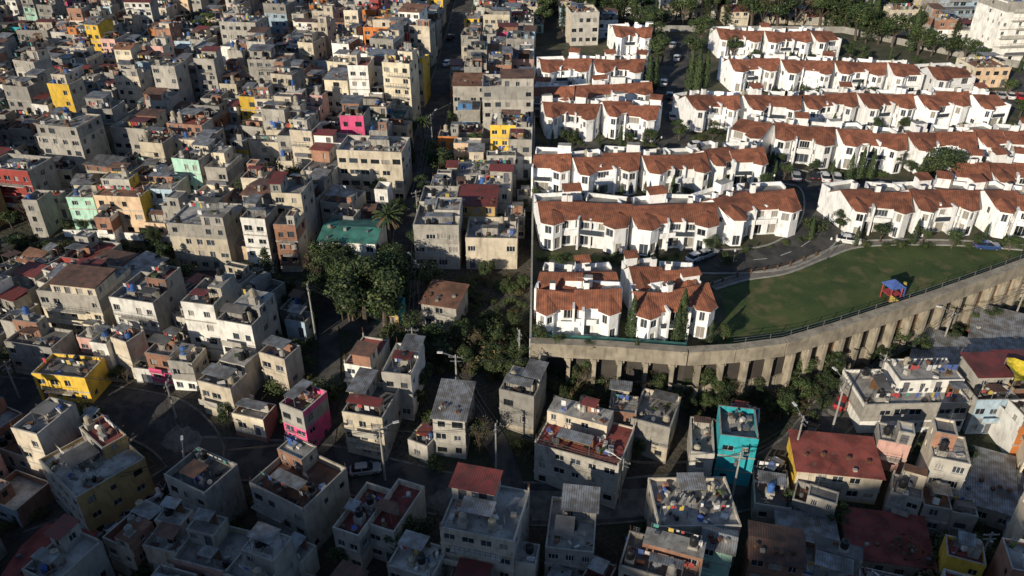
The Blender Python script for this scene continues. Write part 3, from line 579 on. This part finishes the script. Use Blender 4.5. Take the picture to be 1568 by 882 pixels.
# ---------------------------------------------------------------- landmark buildings
LM=[ # uL,uR,vbase,vroof,depth,rot,facade,side,roof,extra
(675,790,905,800,8,-14,'beige','conc','roof_grey',dict(top=True)),
(1000,1122,868,800,8,1,'beige','beige','roof_grey',dict(top=False,par=.5,cl=1.1)),
(832,905,905,838,8,-8,'conc','beige','roof_grey',{}),
(1090,1146,742,668,6,-10,'teal','teal','roof_grey',dict(top=False,wp=(.4,.3,.2,.2))),
(1050,1085,745,695,7,-10,'conc','block','roof_grey',{}),
(812,945,758,690,8,-22,'conc','beige','roof_red',dict(top=True,cl=.9)),
(960,1020,700,650,7,-22,'beige','beige','roof_grey',{}),
(60,170,800,725,9,-40,'conc','ochre','roof_lite',dict(wp=(.95,.9,.3,.3))),
(436,480,690,632,5,-28,'pink','pink','roof_rust',dict(top=False)),
(60,148,616,582,5,-8,'yellow','yellow','roof_dark',dict(top=False)),
(1310,1472,662,618,8,2,'white','white','roof_grey',dict(ww=2.2,par=.5,cl=.6,top=True)),
(1476,1540,664,614,8,2,'skyb','conc','roof_dark',{}),
(1212,1338,765,722,7,-8,'beige','yellow','roof_red',dict(top=False,gable='shed')),
(1190,1280,880,845,7,-10,'conc','conc','sheet_metal',dict(gable='shed')),
(1295,1420,885,850,7,-10,'beige','beige','roof_red',dict(gable='shed')),
(1150,1205,800,768,7,-12,'conc','conc','roof_dark',{}),
(296,350,552,470,7,-12,'white','conc','roof_grey',{}),
(345,405,572,500,7,-16,'white','conc','roof_lite',{}),
(78,180,528,455,9,-10,'cream','cream','roof_grey',dict(top=True,ww=1.1)),
(186,262,540,470,8,-14,'white','conc','roof_grey',{}),
(270,362,415,352,9,-8,'beige','conc','roof_lite',dict(par=.3)),
(492,580,412,368,8,-6,'white','white','roof_green',dict(ww=1.8,gable='gable')),
(637,705,412,355,8,-2,'conc','conc','roof_grey',dict(ww=1.9)),
(714,792,412,372,8,-2,'beige','beige','roof_grey',dict(wp=(.3,.1,.3,.1))),
(645,700,355,318,7,-2,'beige','conc','roof_grey',{}),
(700,790,302,272,7,0,'conc','conc','roof_lite',{}),
(522,622,308,245,8,-6,'beige','conc','roof_grey',dict(ww=1.8)),
(540,620,225,190,8,-4,'conc','conc','roof_green',{}),
(116,158,352,310,6,-3,'mint','mint','roof_grey',{}),(158,232,360,306,7,-6,'peach','yellow','roof_rust',{}),(232,278,345,295,7,-6,'skyb','conc','roof_grey',{}),
(555,602,165,115,8,-6,'white','white','roof_lite',dict(par=.9)),(602,652,165,112,8,-6,'cream','yellow','roof_lite',{}),
(545,580,60,25,8,-5,'orange','maroon','roof_red',{}),(582,625,62,35,8,-5,'peach','yellow','roof_red',{}),
(346,404,104,48,8,-8,'conc','conc','roof_grey',dict(top=False)),
(872,915,82,34,9,6,'conc','beige','roof_grey',dict(top=False)),
(740,816,214,148,9,1,'conc','conc','roof_grey',{}),(716,746,122,92,8,0,'mint','teal','roof_grey',{}),(784,817,126,98,8,0,'rose','white','roof_lite',{}),(748,783,142,108,8,0,'yellow','conc','roof_grey',{}),
(690,718,150,125,8,0,'orange','maroon','roof_red',{}),
(80,150,288,205,8,-12,'conc','beige','roof_grey',{}),(182,245,262,210,8,-10,'conc','cream','roof_grey',{}),(255,330,265,220,8,-10,'beige','conc','roof_lite',{}),
(1510,1600,96,20,12,8,'white','white','roof_lite',dict(ww=1.0,top=False,wp=(.35,.3,.3,.3))),(1425,1490,50,0,10,4,'skyb','conc','roof_grey',dict(ww=2)),
(112,165,70,38,9,-10,'peach','ochre','roof_rust',dict(gable='gable')),(25,55,82,55,7,-10,'teal','conc','roof_grey',{}),
(385,490,830,755,8,-30,'conc','beige','roof_rust',dict(top=True,cl=.6)),(515,560,870,810,8,-22,'beige','cream','roof_red',dict(top=False,cl=.9)),(565,612,860,805,8,-22,'conc','beige','roof_red',dict(top=False,cl=.9)),
(10,100,912,876,8,-10,'maroon','conc','roof_red',dict(gable='gable',top=False)),
(1540,1600,700,655,8,5,'orange','white','roof_dark',{}),(1530,1600,650,600,7,2,'yellow','ochre','roof_grey',{}),
(645,702,505,475,6,-15,'conc','conc','roof_rust',dict(top=False,gable='shed')),
(100,165,442,400,7,-14,'maroon','conc','roof_red',{}),(310,370,640,592,7,-20,'beige','beige','roof_grey',{}),(590,636,640,575,7,-10,'conc','white','roof_grey',{}),
(530,595,700,640,7,-14,'cream','conc','roof_dark',{}),(530,575,600,560,7,-14,'white','conc','roof_red',{}),(665,715,700,640,7,-8,'conc','conc2','sheet_metal',dict(gable='shed')),
(450,500,95,60,8,-6,'cream','white','roof_grey',{}),(196,236,112,78,8,-8,'brick','brick','roof_grey',{}),(460,490,170,140,8,-6,'maroon','conc','roof_grey',{}),
(590,612,500,478,4,-10,'ochre','teal','sheet_teal',dict(top=False)),
(1390,1480,590,568,10,-30,'conc','conc','sheet_metal',dict(gable='shed')),(1480,1590,572,548,13,-30,'conc','conc','sheet_metal',dict(gable='shed')),(1455,1540,800,772,11,-25,'conc','conc','sheet_metal',dict(gable='shed')),(1540,1640,850,822,11,-25,'conc','conc','sheet_metal',dict(gable='shed')),
(955,1010,28,5,9,5,'white','cream','roof_lite',{}),(1110,1145,40,22,9,3,'cream','cream','roof_red',dict(gable='gable')),
(1484,1540,134,112,9,3,'peach','cream','roof_rust',dict(comp=1,top=False)),
]
for (uL,uR,vb,vt,dep,rot,f,s,r,ex) in LM:
    ex=dict(ex); inC=ex.pop('comp',0)
    x,y,z,t=(GC if inC else G)((uL+uR)/2,vb); w=(uR-uL)*t/F; h=(vb-vt)*t/F/cp; n=max(1,int(round(h/2.45))); rr=rad(rot)
    fr=Vector((x,y)); bk=Vector((-math.sin(rr),math.cos(rr))); c=fr+bk*(dep/2)
    w=w/max(.8,math.cos(rr)+.25*abs(math.sin(rr)))
    wm=lambda k:'wall_'+k
    house((c.x,c.y,z),rr,w,dep,n,wm(f),wm(s),r,name='apartment_block' if n>=4 else None,sh=max(2.3,min(2.8,h/n)),**ex)
    mark(rectP(c.x,c.y,w,dep,rr,1.02))
for (u,v,h,k) in TR:
    x,y,z,t=G(u,v)
    if not occat(x,y): markc(x,y,{'b':1.7,'p':1.3,'c':.8,'palm':1.0,'x':1.2,'s':1.0,'sb':1.0}[k])
for P in ([(700,412),(808,412),(806,560),(700,540)],[(470,400),(615,400),(610,505),(520,500),(470,470)],[(0,372),(270,372),(270,402),(0,398)],
          [(812,545),(1050,570),(1200,590),(1300,560),(1568,440),(1640,440),(1600,480),(1330,600),(1240,650),(1050,650),(830,620)],[(640,420),(700,420),(700,455),(640,455)],[(385,290),(470,290),(470,325),(385,325)],[(610,505),(810,545),(810,600),(700,580),(620,560)]):
    mark([G(*p)[:2] for p in P])
# open yard in front of the turquoise house
mark([G(*p)[:2] for p in ((1085,742),(1160,735),(1165,790),(1080,795))])
NH=0
def fill(pp,rot,rowd,wr,st,gap,rng,tol=.08,jit=3,skip=.03,minw=3.0):
    global NH
    P=[G(*p)[:2] for p in pp]; r=rad(rot); ex=Vector((math.cos(r),math.sin(r))); ey=Vector((-math.sin(r),math.cos(r)))
    U=[Vector(p).dot(ex) for p in P]; V=[Vector(p).dot(ey) for p in P]
    y=min(V); k=0
    while y<max(V):
        rd=rowd*rng.uniform(.82,1.18); x=min(U)+rng.uniform(0,5)
        while x<max(U):
            w=rng.uniform(*wr)*(1.6 if rng.random()<.09 else 1); d=rd*rng.uniform(.72,1.02)
            c=ex*(x+w/2)+ey*(y+rd/2+rng.uniform(-.9,.9)); x+=w+rng.choice([.05,.1,.3,.6])
            if not inpoly_np(np.array([c.x]),np.array([c.y]),P)[0]: continue
            rr=r+rad(rng.uniform(-jit,jit))
            while w>minw and occfrac(c.x,c.y,w,d,rr)>tol: w-=.7; d-=.6
            if w<=minw or d<2.8 or rng.random()<skip: continue
            n=rng.choice(st); gb=None; rm=None
            if w<4 and n>3: n=2
            if rng.random()<.10: gb=rng.choice(['gable','shed']); rm=rng.choice(['roof_red','sheet_metal','sheet_metal','sheet_rust','roof_rust','sheet_red'])
            house((c.x,c.y,hlow(c.x,c.y)+rng.uniform(-.6,1.3)),rr,w,d,n,rm=rm,gable=gb,rng=rng)
            mark(rectP(c.x,c.y,w,d,rr)); NH+=1
        y+=rd+(gap if k%2 else .2); k+=1
r1=random.Random(21)
A1=[(-140,-45),(700,-45),(660,100),(625,290),(615,400),(480,412),(330,420),(-140,365)]
B1=[(718,-45),(818,-45),(818,90),(812,410),(648,412),(655,290),(690,120)]
C1=[(-140,405),(470,450),(520,520),(640,570),(830,625),(1240,665),(1330,615),(1700,470),(1700,1010),(-140,1010)]
T1=[(722,-45),(1700,-45),(1700,58),(1480,70),(1280,40),(1000,44),(830,75),(722,60)]
fill(A1,-10,7.0,(3.8,7.0),[1,2,2,3,3,4,5],.8,r1,jit=7); fill(A1,-9,4,(2.8,4.5),[1,1,2,2],0.2,r1,.12,8,minw=2.3)
fill(B1,-2,7.4,(4.5,8),[1,2,2,3],.8,r1); fill(B1,-1,4,(2.8,4.5),[1,1,2],0.2,r1,.12,minw=2.4)
fill(T1,3,9,(5,10),[1,2,2,3],4,r1,skip=.4)
fill(C1,-20,6.8,(4.0,7.4),[1,1,2,2,3,3],1.1,r1,jit=8,skip=.06); fill(C1,-20,4.0,(2.6,4.4),[1,1,2,2],0.3,r1,.12,9,minw=2.4)
# ---------------------------------------------------------------- trees
def rv(r): 
    while 1:
        v=Vector((r.uniform(-1,1),r.uniform(-1,1),r.uniform(-1,1)))
        if .1<v.length<1: return v.normalized()
def leaf(mb,p,n,s,r,mat):
    a=n.cross(rv(r)); 
    if a.length<.05: return
    a.normalize(); b=n.cross(a); a*=s*r.uniform(.6,1.2); b*=s*r.uniform(.4,.9)
    mb.poly([tuple(p-a),tuple(p-b*.8),tuple(p+a),tuple(p+b)],mat)
def broad(seed,brown=False,N=2600):
    r=random.Random(seed); mb=MB(); tilt=Vector((r.uniform(-.04,.04),r.uniform(-.04,.04),.36)); prev=Vector((0,0,-.05))
    mb.tube(prev,tilt,.035,.022,7,'bark'); lumps=[]
    for i in range(13):
        a=r.uniform(0,6.28); q=r.uniform(.05,.27); z=r.uniform(.38,.86); q*=1.1-abs(z-.6)*1.4
        c=Vector((q*math.cos(a),q*math.sin(a),z)); lumps.append((c,r.uniform(.09,.17)))
        mb.tube(tilt*r.uniform(.7,1),c,.014,.004,5,'bark')
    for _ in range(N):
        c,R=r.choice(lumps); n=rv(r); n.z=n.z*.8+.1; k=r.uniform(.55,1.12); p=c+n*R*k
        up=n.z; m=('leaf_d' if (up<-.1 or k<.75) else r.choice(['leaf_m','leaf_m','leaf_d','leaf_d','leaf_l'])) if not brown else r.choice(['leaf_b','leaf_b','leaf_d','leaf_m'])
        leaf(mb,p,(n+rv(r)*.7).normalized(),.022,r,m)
    return mb
def cypress(seed):
    r=random.Random(seed); mb=MB(); mb.tube((0,0,-.02),(0,0,.9),.02,.004,6,'bark')
    for _ in range(1900):
        z=r.uniform(.04,1.0); R=.115*min(1,(z+.02)*6)*(1-z**2.2)+.006; a=r.uniform(0,6.28); R*=r.uniform(.7,1.1)*(1+.18*math.sin(z*23+a*3))
        n=Vector((math.cos(a),math.sin(a),.3)).normalized(); leaf(mb,Vector((R*math.cos(a),R*math.sin(a),z)),(n+rv(r)*.5).normalized(),.02,r,r.choice(['leaf_d','leaf_d','leaf_m']))
    return mb
def pine(seed):
    r=random.Random(seed); mb=MB(); mb.tube((0,0,-.02),(0,0,.97),.025,.004,6,'bark')
    for i in range(46):
        z=.14+.82*i/46; L=.27*(1-z)**.8+.02; a=i*2.4+r.uniform(-.3,.3); L*=r.uniform(.7,1.15)
        e=Vector((L*math.cos(a),L*math.sin(a),z-.04)); s=Vector((0,0,z)); mb.tube(s,e,.006,.002,4,'bark')
        for _ in range(42):
            t=r.uniform(.15,1.05); p=s.lerp(e,t)+rv(r)*.03; leaf(mb,p,(Vector((0,0,1))+rv(r)*.8).normalized(),.02,r,r.choice(['leaf_d','leaf_d','leaf_m']))
    return mb
def bare(seed):
    r=random.Random(seed); mb=MB(); tips=[]
    def br(p,d,L,R,k):
        e=p+d*L; mb.tube(p,e,R,R*.65,5,'bark',False)
        if k==0: tips.append(e); return
        for _ in range(r.choice([2,3,3])):
            br(e,(d+rv(r)*.6+Vector((0,0,.12))).normalized(),L*r.uniform(.6,.85),R*.6,k-1)
    br(Vector((0,0,-.02)),Vector((0,0,1)),.27,.022,4)
    for t in tips:
        for _ in range(7): leaf(mb,t+rv(r)*.05,rv(r),.014,r,r.choice(['leaf_b','leaf_b','leaf_l','bark']))
    return mb
def palm(seed):
    r=random.Random(seed); mb=MB(); mb.tube((0,0,-.02),(.02,0,.78),.03,.022,7,'bark')
    for i in range(46):
        a=r.uniform(0,6.28); el=r.uniform(-.5,1.2); p=Vector((.02,0,.8)); d=Vector((math.cos(a)*math.cos(el),math.sin(a)*math.cos(el),math.sin(el))); L=.3
        s=d.cross(Vector((0,0,1))).normalized()*.02
        for k in range(6):
            q=p+d*(L/6); d=(d+Vector((0,0,-.17))).normalized()
            w0,w1=s*(1.2-k*.1)*1.6,s*(1.1-k*.16)*1.6
            for sg in (1,-1): mb.poly([tuple(p),tuple(q),tuple(q+w1*sg-Vector((0,0,.015))),tuple(p+w0*sg-Vector((0,0,.015)))],r.choice(['leaf_d','leaf_m']) if el>-.1 else 'leaf_b')
            p=q
    return mb
def shrub(seed,brown):
    r=random.Random(seed); mb=MB(); L=[(Vector((r.uniform(-.4,.4),r.uniform(-.4,.4),r.uniform(.2,.6))),r.uniform(.2,.38)) for _ in range(8)]
    for c,_ in L: mb.tube((0,0,-.1),c,.03,.01,4,'bark')
    for _ in range(900):
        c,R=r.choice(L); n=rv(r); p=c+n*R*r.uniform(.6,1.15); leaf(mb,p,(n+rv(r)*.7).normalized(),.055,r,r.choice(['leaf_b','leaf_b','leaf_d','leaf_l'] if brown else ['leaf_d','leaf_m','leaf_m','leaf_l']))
    return mb
def proto(mb,name):
    o=mb.obj(name); me=o.data; bpy.data.objects.remove(o); return me
PR={'b':[proto(broad(i),'broadleaf_tree') for i in range(5)],'c':[proto(cypress(i),'cypress_tree') for i in range(2)],'p':[proto(pine(i),'pine_tree') for i in range(2)],
 'x':[proto(bare(i),'bare_tree') for i in range(3)],'palm':[proto(palm(1),'palm_tree')],'s':[proto(shrub(i,False),'shrub') for i in range(3)],'sb':[proto(shrub(i+9,True),'dry_shrub') for i in range(3)]}
NM={'b':'broadleaf_tree','c':'cypress_tree','p':'pine_tree','x':'bare_tree','palm':'palm_tree','s':'shrub','sb':'dry_shrub'}
def plant(k,x,y,z,h,wd=1.0):
    o=bpy.data.objects.new(NM[k],RNG.choice(PR[k])); o.location=(x,y,z-.05); o.rotation_euler=(0,0,RNG.uniform(0,6.28))
    if k in('s','sb'): o.scale=(h*1.1*wd,h*1.1*wd,h*.95)
    else: o.scale=(h*wd,h*wd,h)
    bpy.context.scene.collection.objects.link(o)
def incomp(x,y): return inpoly_np(np.array([x]),np.array([y]),comp)[0]
for (u,v,h,k) in TR:
    X=GC(u,v)
    if u>815 and v<540 and incomp(X[0],X[1]): x,y,z,t=X
    else: x,y,z,t=G(u,v)
    plant(k,x,y,z,h*t/F/cp,1.3 if k=='b' else 1.0)
for (x,y,z,s) in shrubsites:
    q=RNG.random()
    if q<.10: plant('c',x,y,z,RNG.uniform(3,5.5))
    elif q<.22: plant('b',x,y,z,RNG.uniform(2.5,4.5),1.2)
    else: plant('s' if q<.9 else 'sb',x,y,z,s)
def scatter(pp,n,kinds,hr,rng,free=False):
    P=[G(*p)[:2] for p in pp]; xs=[p[0] for p in P]; ys=[p[1] for p in P]; c=0; g=0
    while c<n and g<n*30:
        g+=1; x=rng.uniform(min(xs),max(xs)); y=rng.uniform(min(ys),max(ys))
        if free and occat(x,y): continue
        if inpoly_np(np.array([x]),np.array([y]),P)[0] and not incomp(x,y-1): 
            k=rng.choice(kinds); plant(k,x,y,hlow(x,y),rng.uniform(*hr)*(2.4 if k in 'bxpc' else 1)); c+=1
r2=random.Random(3)
scatter([(830,570),(1050,595),(1200,615),(1280,595),(1250,640),(1060,642),(835,615)],130,['s','s','sb','sb','b','x'],(1.1,2.1),r2)
scatter([(1060,595),(1270,570),(1290,600),(1200,640),(1080,625)],26,['b','b','s'],(1.3,2.3),r2)
scatter([(1290,570),(1560,465),(1620,455),(1580,475),(1330,590)],44,['s','sb','b'],(1,2.0),r2)
scatter([(700,430),(806,420),(806,560),(700,545)],90,['s','s','sb','b'],(.7,1.7),r2)
scatter([(480,405),(612,400),(612,500),(520,498),(470,470)],56,['s','b','b','b'],(1.4,2.9),r2)
scatter([(610,505),(808,545),(808,600),(700,580),(620,560)],90,['s','b','sb','b','x'],(1.0,2.2),r2)
scatter([(330,430),(470,430),(480,470),(400,470)],30,['s','b','sb','b'],(1,2.1),r2,True)
scatter([(0,374),(270,374),(270,404),(0,398)],76,['s','sb','b','b'],(.8,1.9),r2)
scatter([(740,-45),(1680,-45),(1680,50),(1500,80),(1300,44),(1000,42),(740,60)],200,['b','b','b','p','x','c'],(3.0,5.2),r2,True)
scatter(A1,150,['b','s','b','s','c','x'],(1.1,2.6),r2,True)
scatter(B1,44,['b','s','b'],(1.0,2.2),r2,True)
scatter(C1,150,['b','s','sb','b','x'],(.9,2.2),r2,True)
for a,b in zip(EW[:-1],EW[1:]):
    L=math.hypot(b[0]-a[0],b[1]-a[1]); d=((b[0]-a[0])/L,(b[1]-a[1])/L)
    for _ in range(int(L/3)):
        t=r2.random()*L; q=r2.uniform(1.9,3.2); x=a[0]+d[0]*t+d[1]*q; y=a[1]+d[1]*t-d[0]*q
        plant(r2.choice(['s','s','sb','b']),x,y,hlow(x,y),r2.uniform(1.0,2.2))
mb=MB(); pts=[G(u,v) for u,v in ((100,362),(160,364),(215,368),(275,374))]
for a,b in zip(pts[:-1],pts[1:]): segbox(mb,a,b,-.12,.12,a[2]-1,a[2]+1.5,b[2]-1,b[2]+1.5,'wall_white')
mb.obj('roadside_wall')
# ---------------------------------------------------------------- cars
for nm,c in dict(car_white=(.7,.7,.7),car_silver=(.35,.36,.37),car_black=(.02,.02,.022),car_red=(.35,.02,.02),car_blue=(.03,.07,.2)).items():
    m,nt,b=newmat(nm); b.inputs['Base Color'].default_value=(*c,1); b.inputs['Roughness'].default_value=.25; b.inputs['Coat Weight'].default_value=.5
def car(loc,rot,mat):
    mb=MB()
    def loop(z,x0,x1,w,c=.25): return [(x0+c,-w,z),(x1-c,-w,z),(x1,-w+c,z),(x1,w-c,z),(x1-c,w,z),(x0+c,w,z),(x0,w-c,z),(x0,-w+c,z)]
    Ls=[loop(.22,-2.05,2.05,.8),loop(.5,-2.15,2.15,.87),loop(.78,-2.1,2.12,.86),loop(.92,-2.0,1.95,.80),loop(.93,-1.85,1.05,.76,.15),loop(1.38,-1.35,.35,.62,.15),loop(1.45,-1.2,.2,.52,.15)]
    ms=[mat,mat,mat,mat,'glass',mat]
    for a,b,m in zip(Ls[:-1],Ls[1:],ms):
        for i in range(8): j=(i+1)%8; mb.poly([a[i],a[j],b[j],b[i]],m)
    mb.poly(Ls[-1],mat)
    for sx in (-1.3,1.3):
        for sy in (-.9,.66): mb.tube((sx,sy,.32),(sx,sy+.24,.32),.32,.32,12,'tank_black'); mb.tube((sx,sy-.01,.32),(sx,sy+.25,.32),.17,.17,8,'steel')
    for sy in (-.6,.6): mb.box(2.06,2.17,sy-.2,sy+.2,.6,.74,'frame_w'); mb.box(-2.17,-2.06,sy-.2,sy+.2,.62,.78,'cloth_c2')
    for sy in (-.74,.70): mb.box(-.5,-.4,sy-.02,sy+.06,.93,1.36,mat)
    for sy in (-.98,.84): mb.box(.75,.95,sy,sy+.14,.92,1.04,mat)
    mb.box(-.9,1,-.88,-.862,.7,.74,'tank_black'); mb.box(2.13,2.18,-.5,.5,.35,.52,'tank_black')
    mb.obj('parked_car',loc,rot)
cars=[(1066,398,35,'car_white'),(1082,393,35,'car_silver'),(1298,372,-20,'car_white'),(1218,274,80,'car_silver'),(1246,272,80,'car_black'),(1280,276,80,'car_silver'),(1262,275,82,'car_white'),(1068,226,10,'car_white'),(1085,238,-15,'car_black'),(1130,158,0,'car_silver'),(1180,157,0,'car_white'),(1240,160,0,'car_black'),(1300,160,0,'car_white'),(1210,158,0,'car_red'),(1360,162,0,'car_silver'),(1420,162,0,'car_white'),(1030,72,75,'car_silver'),(1036,92,75,'car_white'),(1510,381,-8,'car_blue'),(1350,290,0,'car_white'),(1375,290,0,'car_black'),(1030,182,80,'car_silver'),(1016,130,80,'car_white'),(1500,148,80,'car_white'),(1515,148,80,'car_black'),(1530,149,80,'car_silver'),(1545,150,80,'car_white'),(1560,151,80,'car_red'),(1480,292,0,'car_white'),(1150,104,0,'car_silver'),(1220,105,0,'car_white'),(1330,108,0,'car_black'),(1025,150,80,'car_black'),(1400,292,0,'car_silver'),(1520,296,0,'car_silver')]
for u,v,r,m in cars: x,y,z,t=GC(u,v); car((x,y,z+.08),rad(r),m)
for u,v,r,m in [(198,790,32,'car_silver'),(160,806,150,'car_white'),(133,822,-20,'car_silver'),(225,768,34,'car_white'),(270,742,40,'car_black'),(1182,722,50,'car_white'),(1240,668,60,'car_black'),(560,724,10,'car_silver'),(1290,620,50,'car_red'),(640,415,88,'car_white'),(640,362,85,'car_silver'),(650,290,85,'car_white'),(685,100,78,'car_white'),(690,60,78,'car_black'),(1410,540,25,'car_white'),(1500,512,22,'car_silver')]:
    x,y,z,t=G(u,v); car((x,y,z+.12),rad(r),m)
# ---------------------------------------------------------------- poles, lamps and cables
def pole(x,y,z,h,rot,lamp):
    mb=MB(); mb.tube((0,0,-.3),(0,0,h),.17,.11,8,'kerb')
    if lamp:
        mb.tube((0,0,h-.4),(1.9,0,h+.3),.06,.05,6,'steel'); mb.box(1.8,2.6,-.16,.16,h+.22,h+.38,'frame_w')
    mb.box(-1.0,1.0,-.06,.06,h-.5,h-.38,'steel'); mb.box(-.8,.8,-.05,.05,h-1.2,h-1.1,'steel')
    for q in (-.9,-.3,.3,.9): mb.tube((q,0,h-.38),(q,0,h-.2),.05,.04,5,'tank_beige')
    if not lamp: mb.tube((.35,.0,h-2.3),(.35,.0,h-1.5),.25,.25,8,'steel')
    mb.obj('street_lamp' if lamp else 'utility_pole',(x,y,z),rot)
PL=[(484,520,100,0),(795,568,65,0),(590,735,90,1),(948,772,80,1),(1118,775,95,0),(1272,665,90,1),(1215,700,70,1),(826,600,60,1),(635,560,60,0),(300,760,80,1),(160,800,80,0),(700,600,60,1),(1340,600,60,0),(760,720,80,0),(270,640,60,1),(1490,880,80,0),(640,450,50,1),(640,340,45,0),(662,220,40,1),(30,610,60,0),(1440,535,60,1),(1550,495,55,0)]
PT=[]
for i,(u,v,h,l) in enumerate(PL):
    x,y,z,t=G(u,v); hm=min(10.5,h*t/F/cp); pole(x,y,z,hm,RNG.uniform(0,3.1),l); PT.append((x,y,z+hm-.3))
for u,v in ((1265,400),(1120,418),(1052,90),(1560,400),(1180,300),(1010,240)):
    x,y,z,t=GC(u,v); mb=MB(); mb.tube((0,0,0),(0,0,4.2),.06,.045,6,'frame_d'); mb.tube((0,0,4.2),(0,0,4.6),.2,.08,8,'frame_w'); mb.obj('garden_lamp',(x,y,z),0)
mb=MB()
def cable(a,b,sag):
    a=Vector(a); b=Vector(b); p=a
    for k in range(1,9):
        t=k/8; q=a.lerp(b,t); q.z-=sag*4*t*(1-t); mb.tube(p,q,.03,.03,3,'tank_black',False); p=q
for a,b in ((2,13),(13,3),(3,4),(4,6),(6,5),(5,12),(12,20),(20,21),(2,9),(9,10),(9,14),(14,19),(0,8),(8,11),(11,7),(7,1),(16,17),(17,18),(16,0),(8,16),(11,13)):
    for o in (-.7,0,.7): cable((PT[a][0]+o,PT[a][1],PT[a][2]),(PT[b][0]+o,PT[b][1],PT[b][2]),RNG.uniform(.5,1.1))
mb.obj('power_cables')
# tarpaulins
x,y,z,t=G(990,880); mb=MB(); ps=[(-3,0,6.3),(-1,.1,6.0),(.2,.1,5.6),(.35,-.2,4.2),(.3,-.5,2.2),(.5,-.8,.9)]
for a,b in zip(ps[:-1],ps[1:]): mb.slab([(a[0],a[1]-.45,a[2]),(b[0]+.02,b[1]-.45,b[2]),(b[0]+.02,b[1]+.45,b[2]),(a[0],a[1]+.45,a[2])],.05,'tarp_blue')
for q in ((-3,.4,6.2),(-3,-.4,6.2),(.2,.4,5.5),(.2,-.4,5.5)): mb.tube((q[0],q[1],0),q,.05,.05,5,'steel')
mb.obj('blue_tarpaulin',(x,y,z))
x,y,z,t=G(1552,645); mb=MB(); n=6
def th(i,j): 
    a=i/n; b=j/n; return (-3+6*a+.3*math.sin(j),-2.5+5*b+.25*math.sin(i*2),8.6-1.6*math.sin(math.pi*a)*math.sin(math.pi*b)+.9*a*(1-b)+.5*b)
for i in range(n):
    for j in range(n): mb.poly([th(i,j),th(i+1,j),th(i+1,j+1),th(i,j+1)],'tarp_yellow')
for i,j in ((0,0),(n,0),(n,n),(0,n)): p=th(i,j); mb.tube((p[0],p[1],-1),p,.07,.07,6,'steel')
mb.obj('yellow_tarpaulin',(x,y,z),-.3)
# playground structure on the lawn
x,y,z,t=GC(1362,458); mb=MB()
for a in(-1,1):
    for b in (-1,1): mb.tube((a,b,0),(a,b,2.7),.09,.09,6,'cloth_c2')
mb.box(-1.1,1.1,-1.1,1.1,1.2,1.32,'cloth_c2')
for q in (((-1.3,-1.3),(1.3,-1.3)),((1.3,-1.3),(1.3,1.3)),((1.3,1.3),(-1.3,1.3)),((-1.3,1.3),(-1.3,-1.3))): mb.poly([(q[0][0],q[0][1],2.6),(q[1][0],q[1][1],2.6),(0,0,3.7)],'cloth_c3')
mb.slab([(-1.0,-1.1,1.25),(-.1,-1.1,1.25),(-.1,-3.6,.2),(-1.0,-3.6,.2)],.1,'cloth_c4'); mb.box(-1.1,-1.0,-3.4,-1.1,.2,1.6,'cloth_c4')
mb.tube((2.2,0,.0),(2.2,0,2.2),.5,.35,10,'cloth_c3'); mb.tube((2.2,0,2.2),(2.2,0,2.7),.32,.25,10,'cloth_c4')
mb.obj('playground_set',(x,y,z+.03),.3)
# ---------------------------------------------------------------- light, world, camera
D=Vector((-.60,-.80,0)).normalized(); el=rad(18.5); D=Vector((D.x*math.cos(el),D.y*math.cos(el),math.sin(el)))
sd=bpy.data.lights.new('sun','SUN'); sd.energy=5.0; sd.angle=rad(.5); sd.color=(1,.89,.71)
so=bpy.data.objects.new('sun',sd); so.rotation_euler=D.to_track_quat('Z','Y').to_euler(); so.location=(-60,-60,150); bpy.context.scene.collection.objects.link(so)
w=bpy.data.worlds.new('World'); bpy.context.scene.world=w; w.use_nodes=True; nt=w.node_tree
bg=nt.nodes['Background']; sk=nt.nodes.new('ShaderNodeTexSky'); sk.sky_type='NISHITA'; sk.sun_disc=False; sk.sun_elevation=el; sk.sun_rotation=math.atan2(D.x,D.y); sk.altitude=2300
nt.links.new(sk.outputs[0],bg.inputs[0]); bg.inputs[1].default_value=.115
cd=bpy.data.cameras.new('camera'); cd.lens=36*F/1568; cd.sensor_width=36; cd.clip_end=6000; cd.clip_start=1
co=bpy.data.objects.new('camera',cd); co.location=(0,0,CAMZ); co.rotation_euler=(rad(90)-PITCH,0,0); bpy.context.scene.collection.objects.link(co)
sc=bpy.context.scene; sc.camera=co; sc.view_settings.view_transform='Standard'; sc.view_settings.look='None'; sc.view_settings.exposure=0
print('houses',NH,'objects',len(bpy.data.objects))
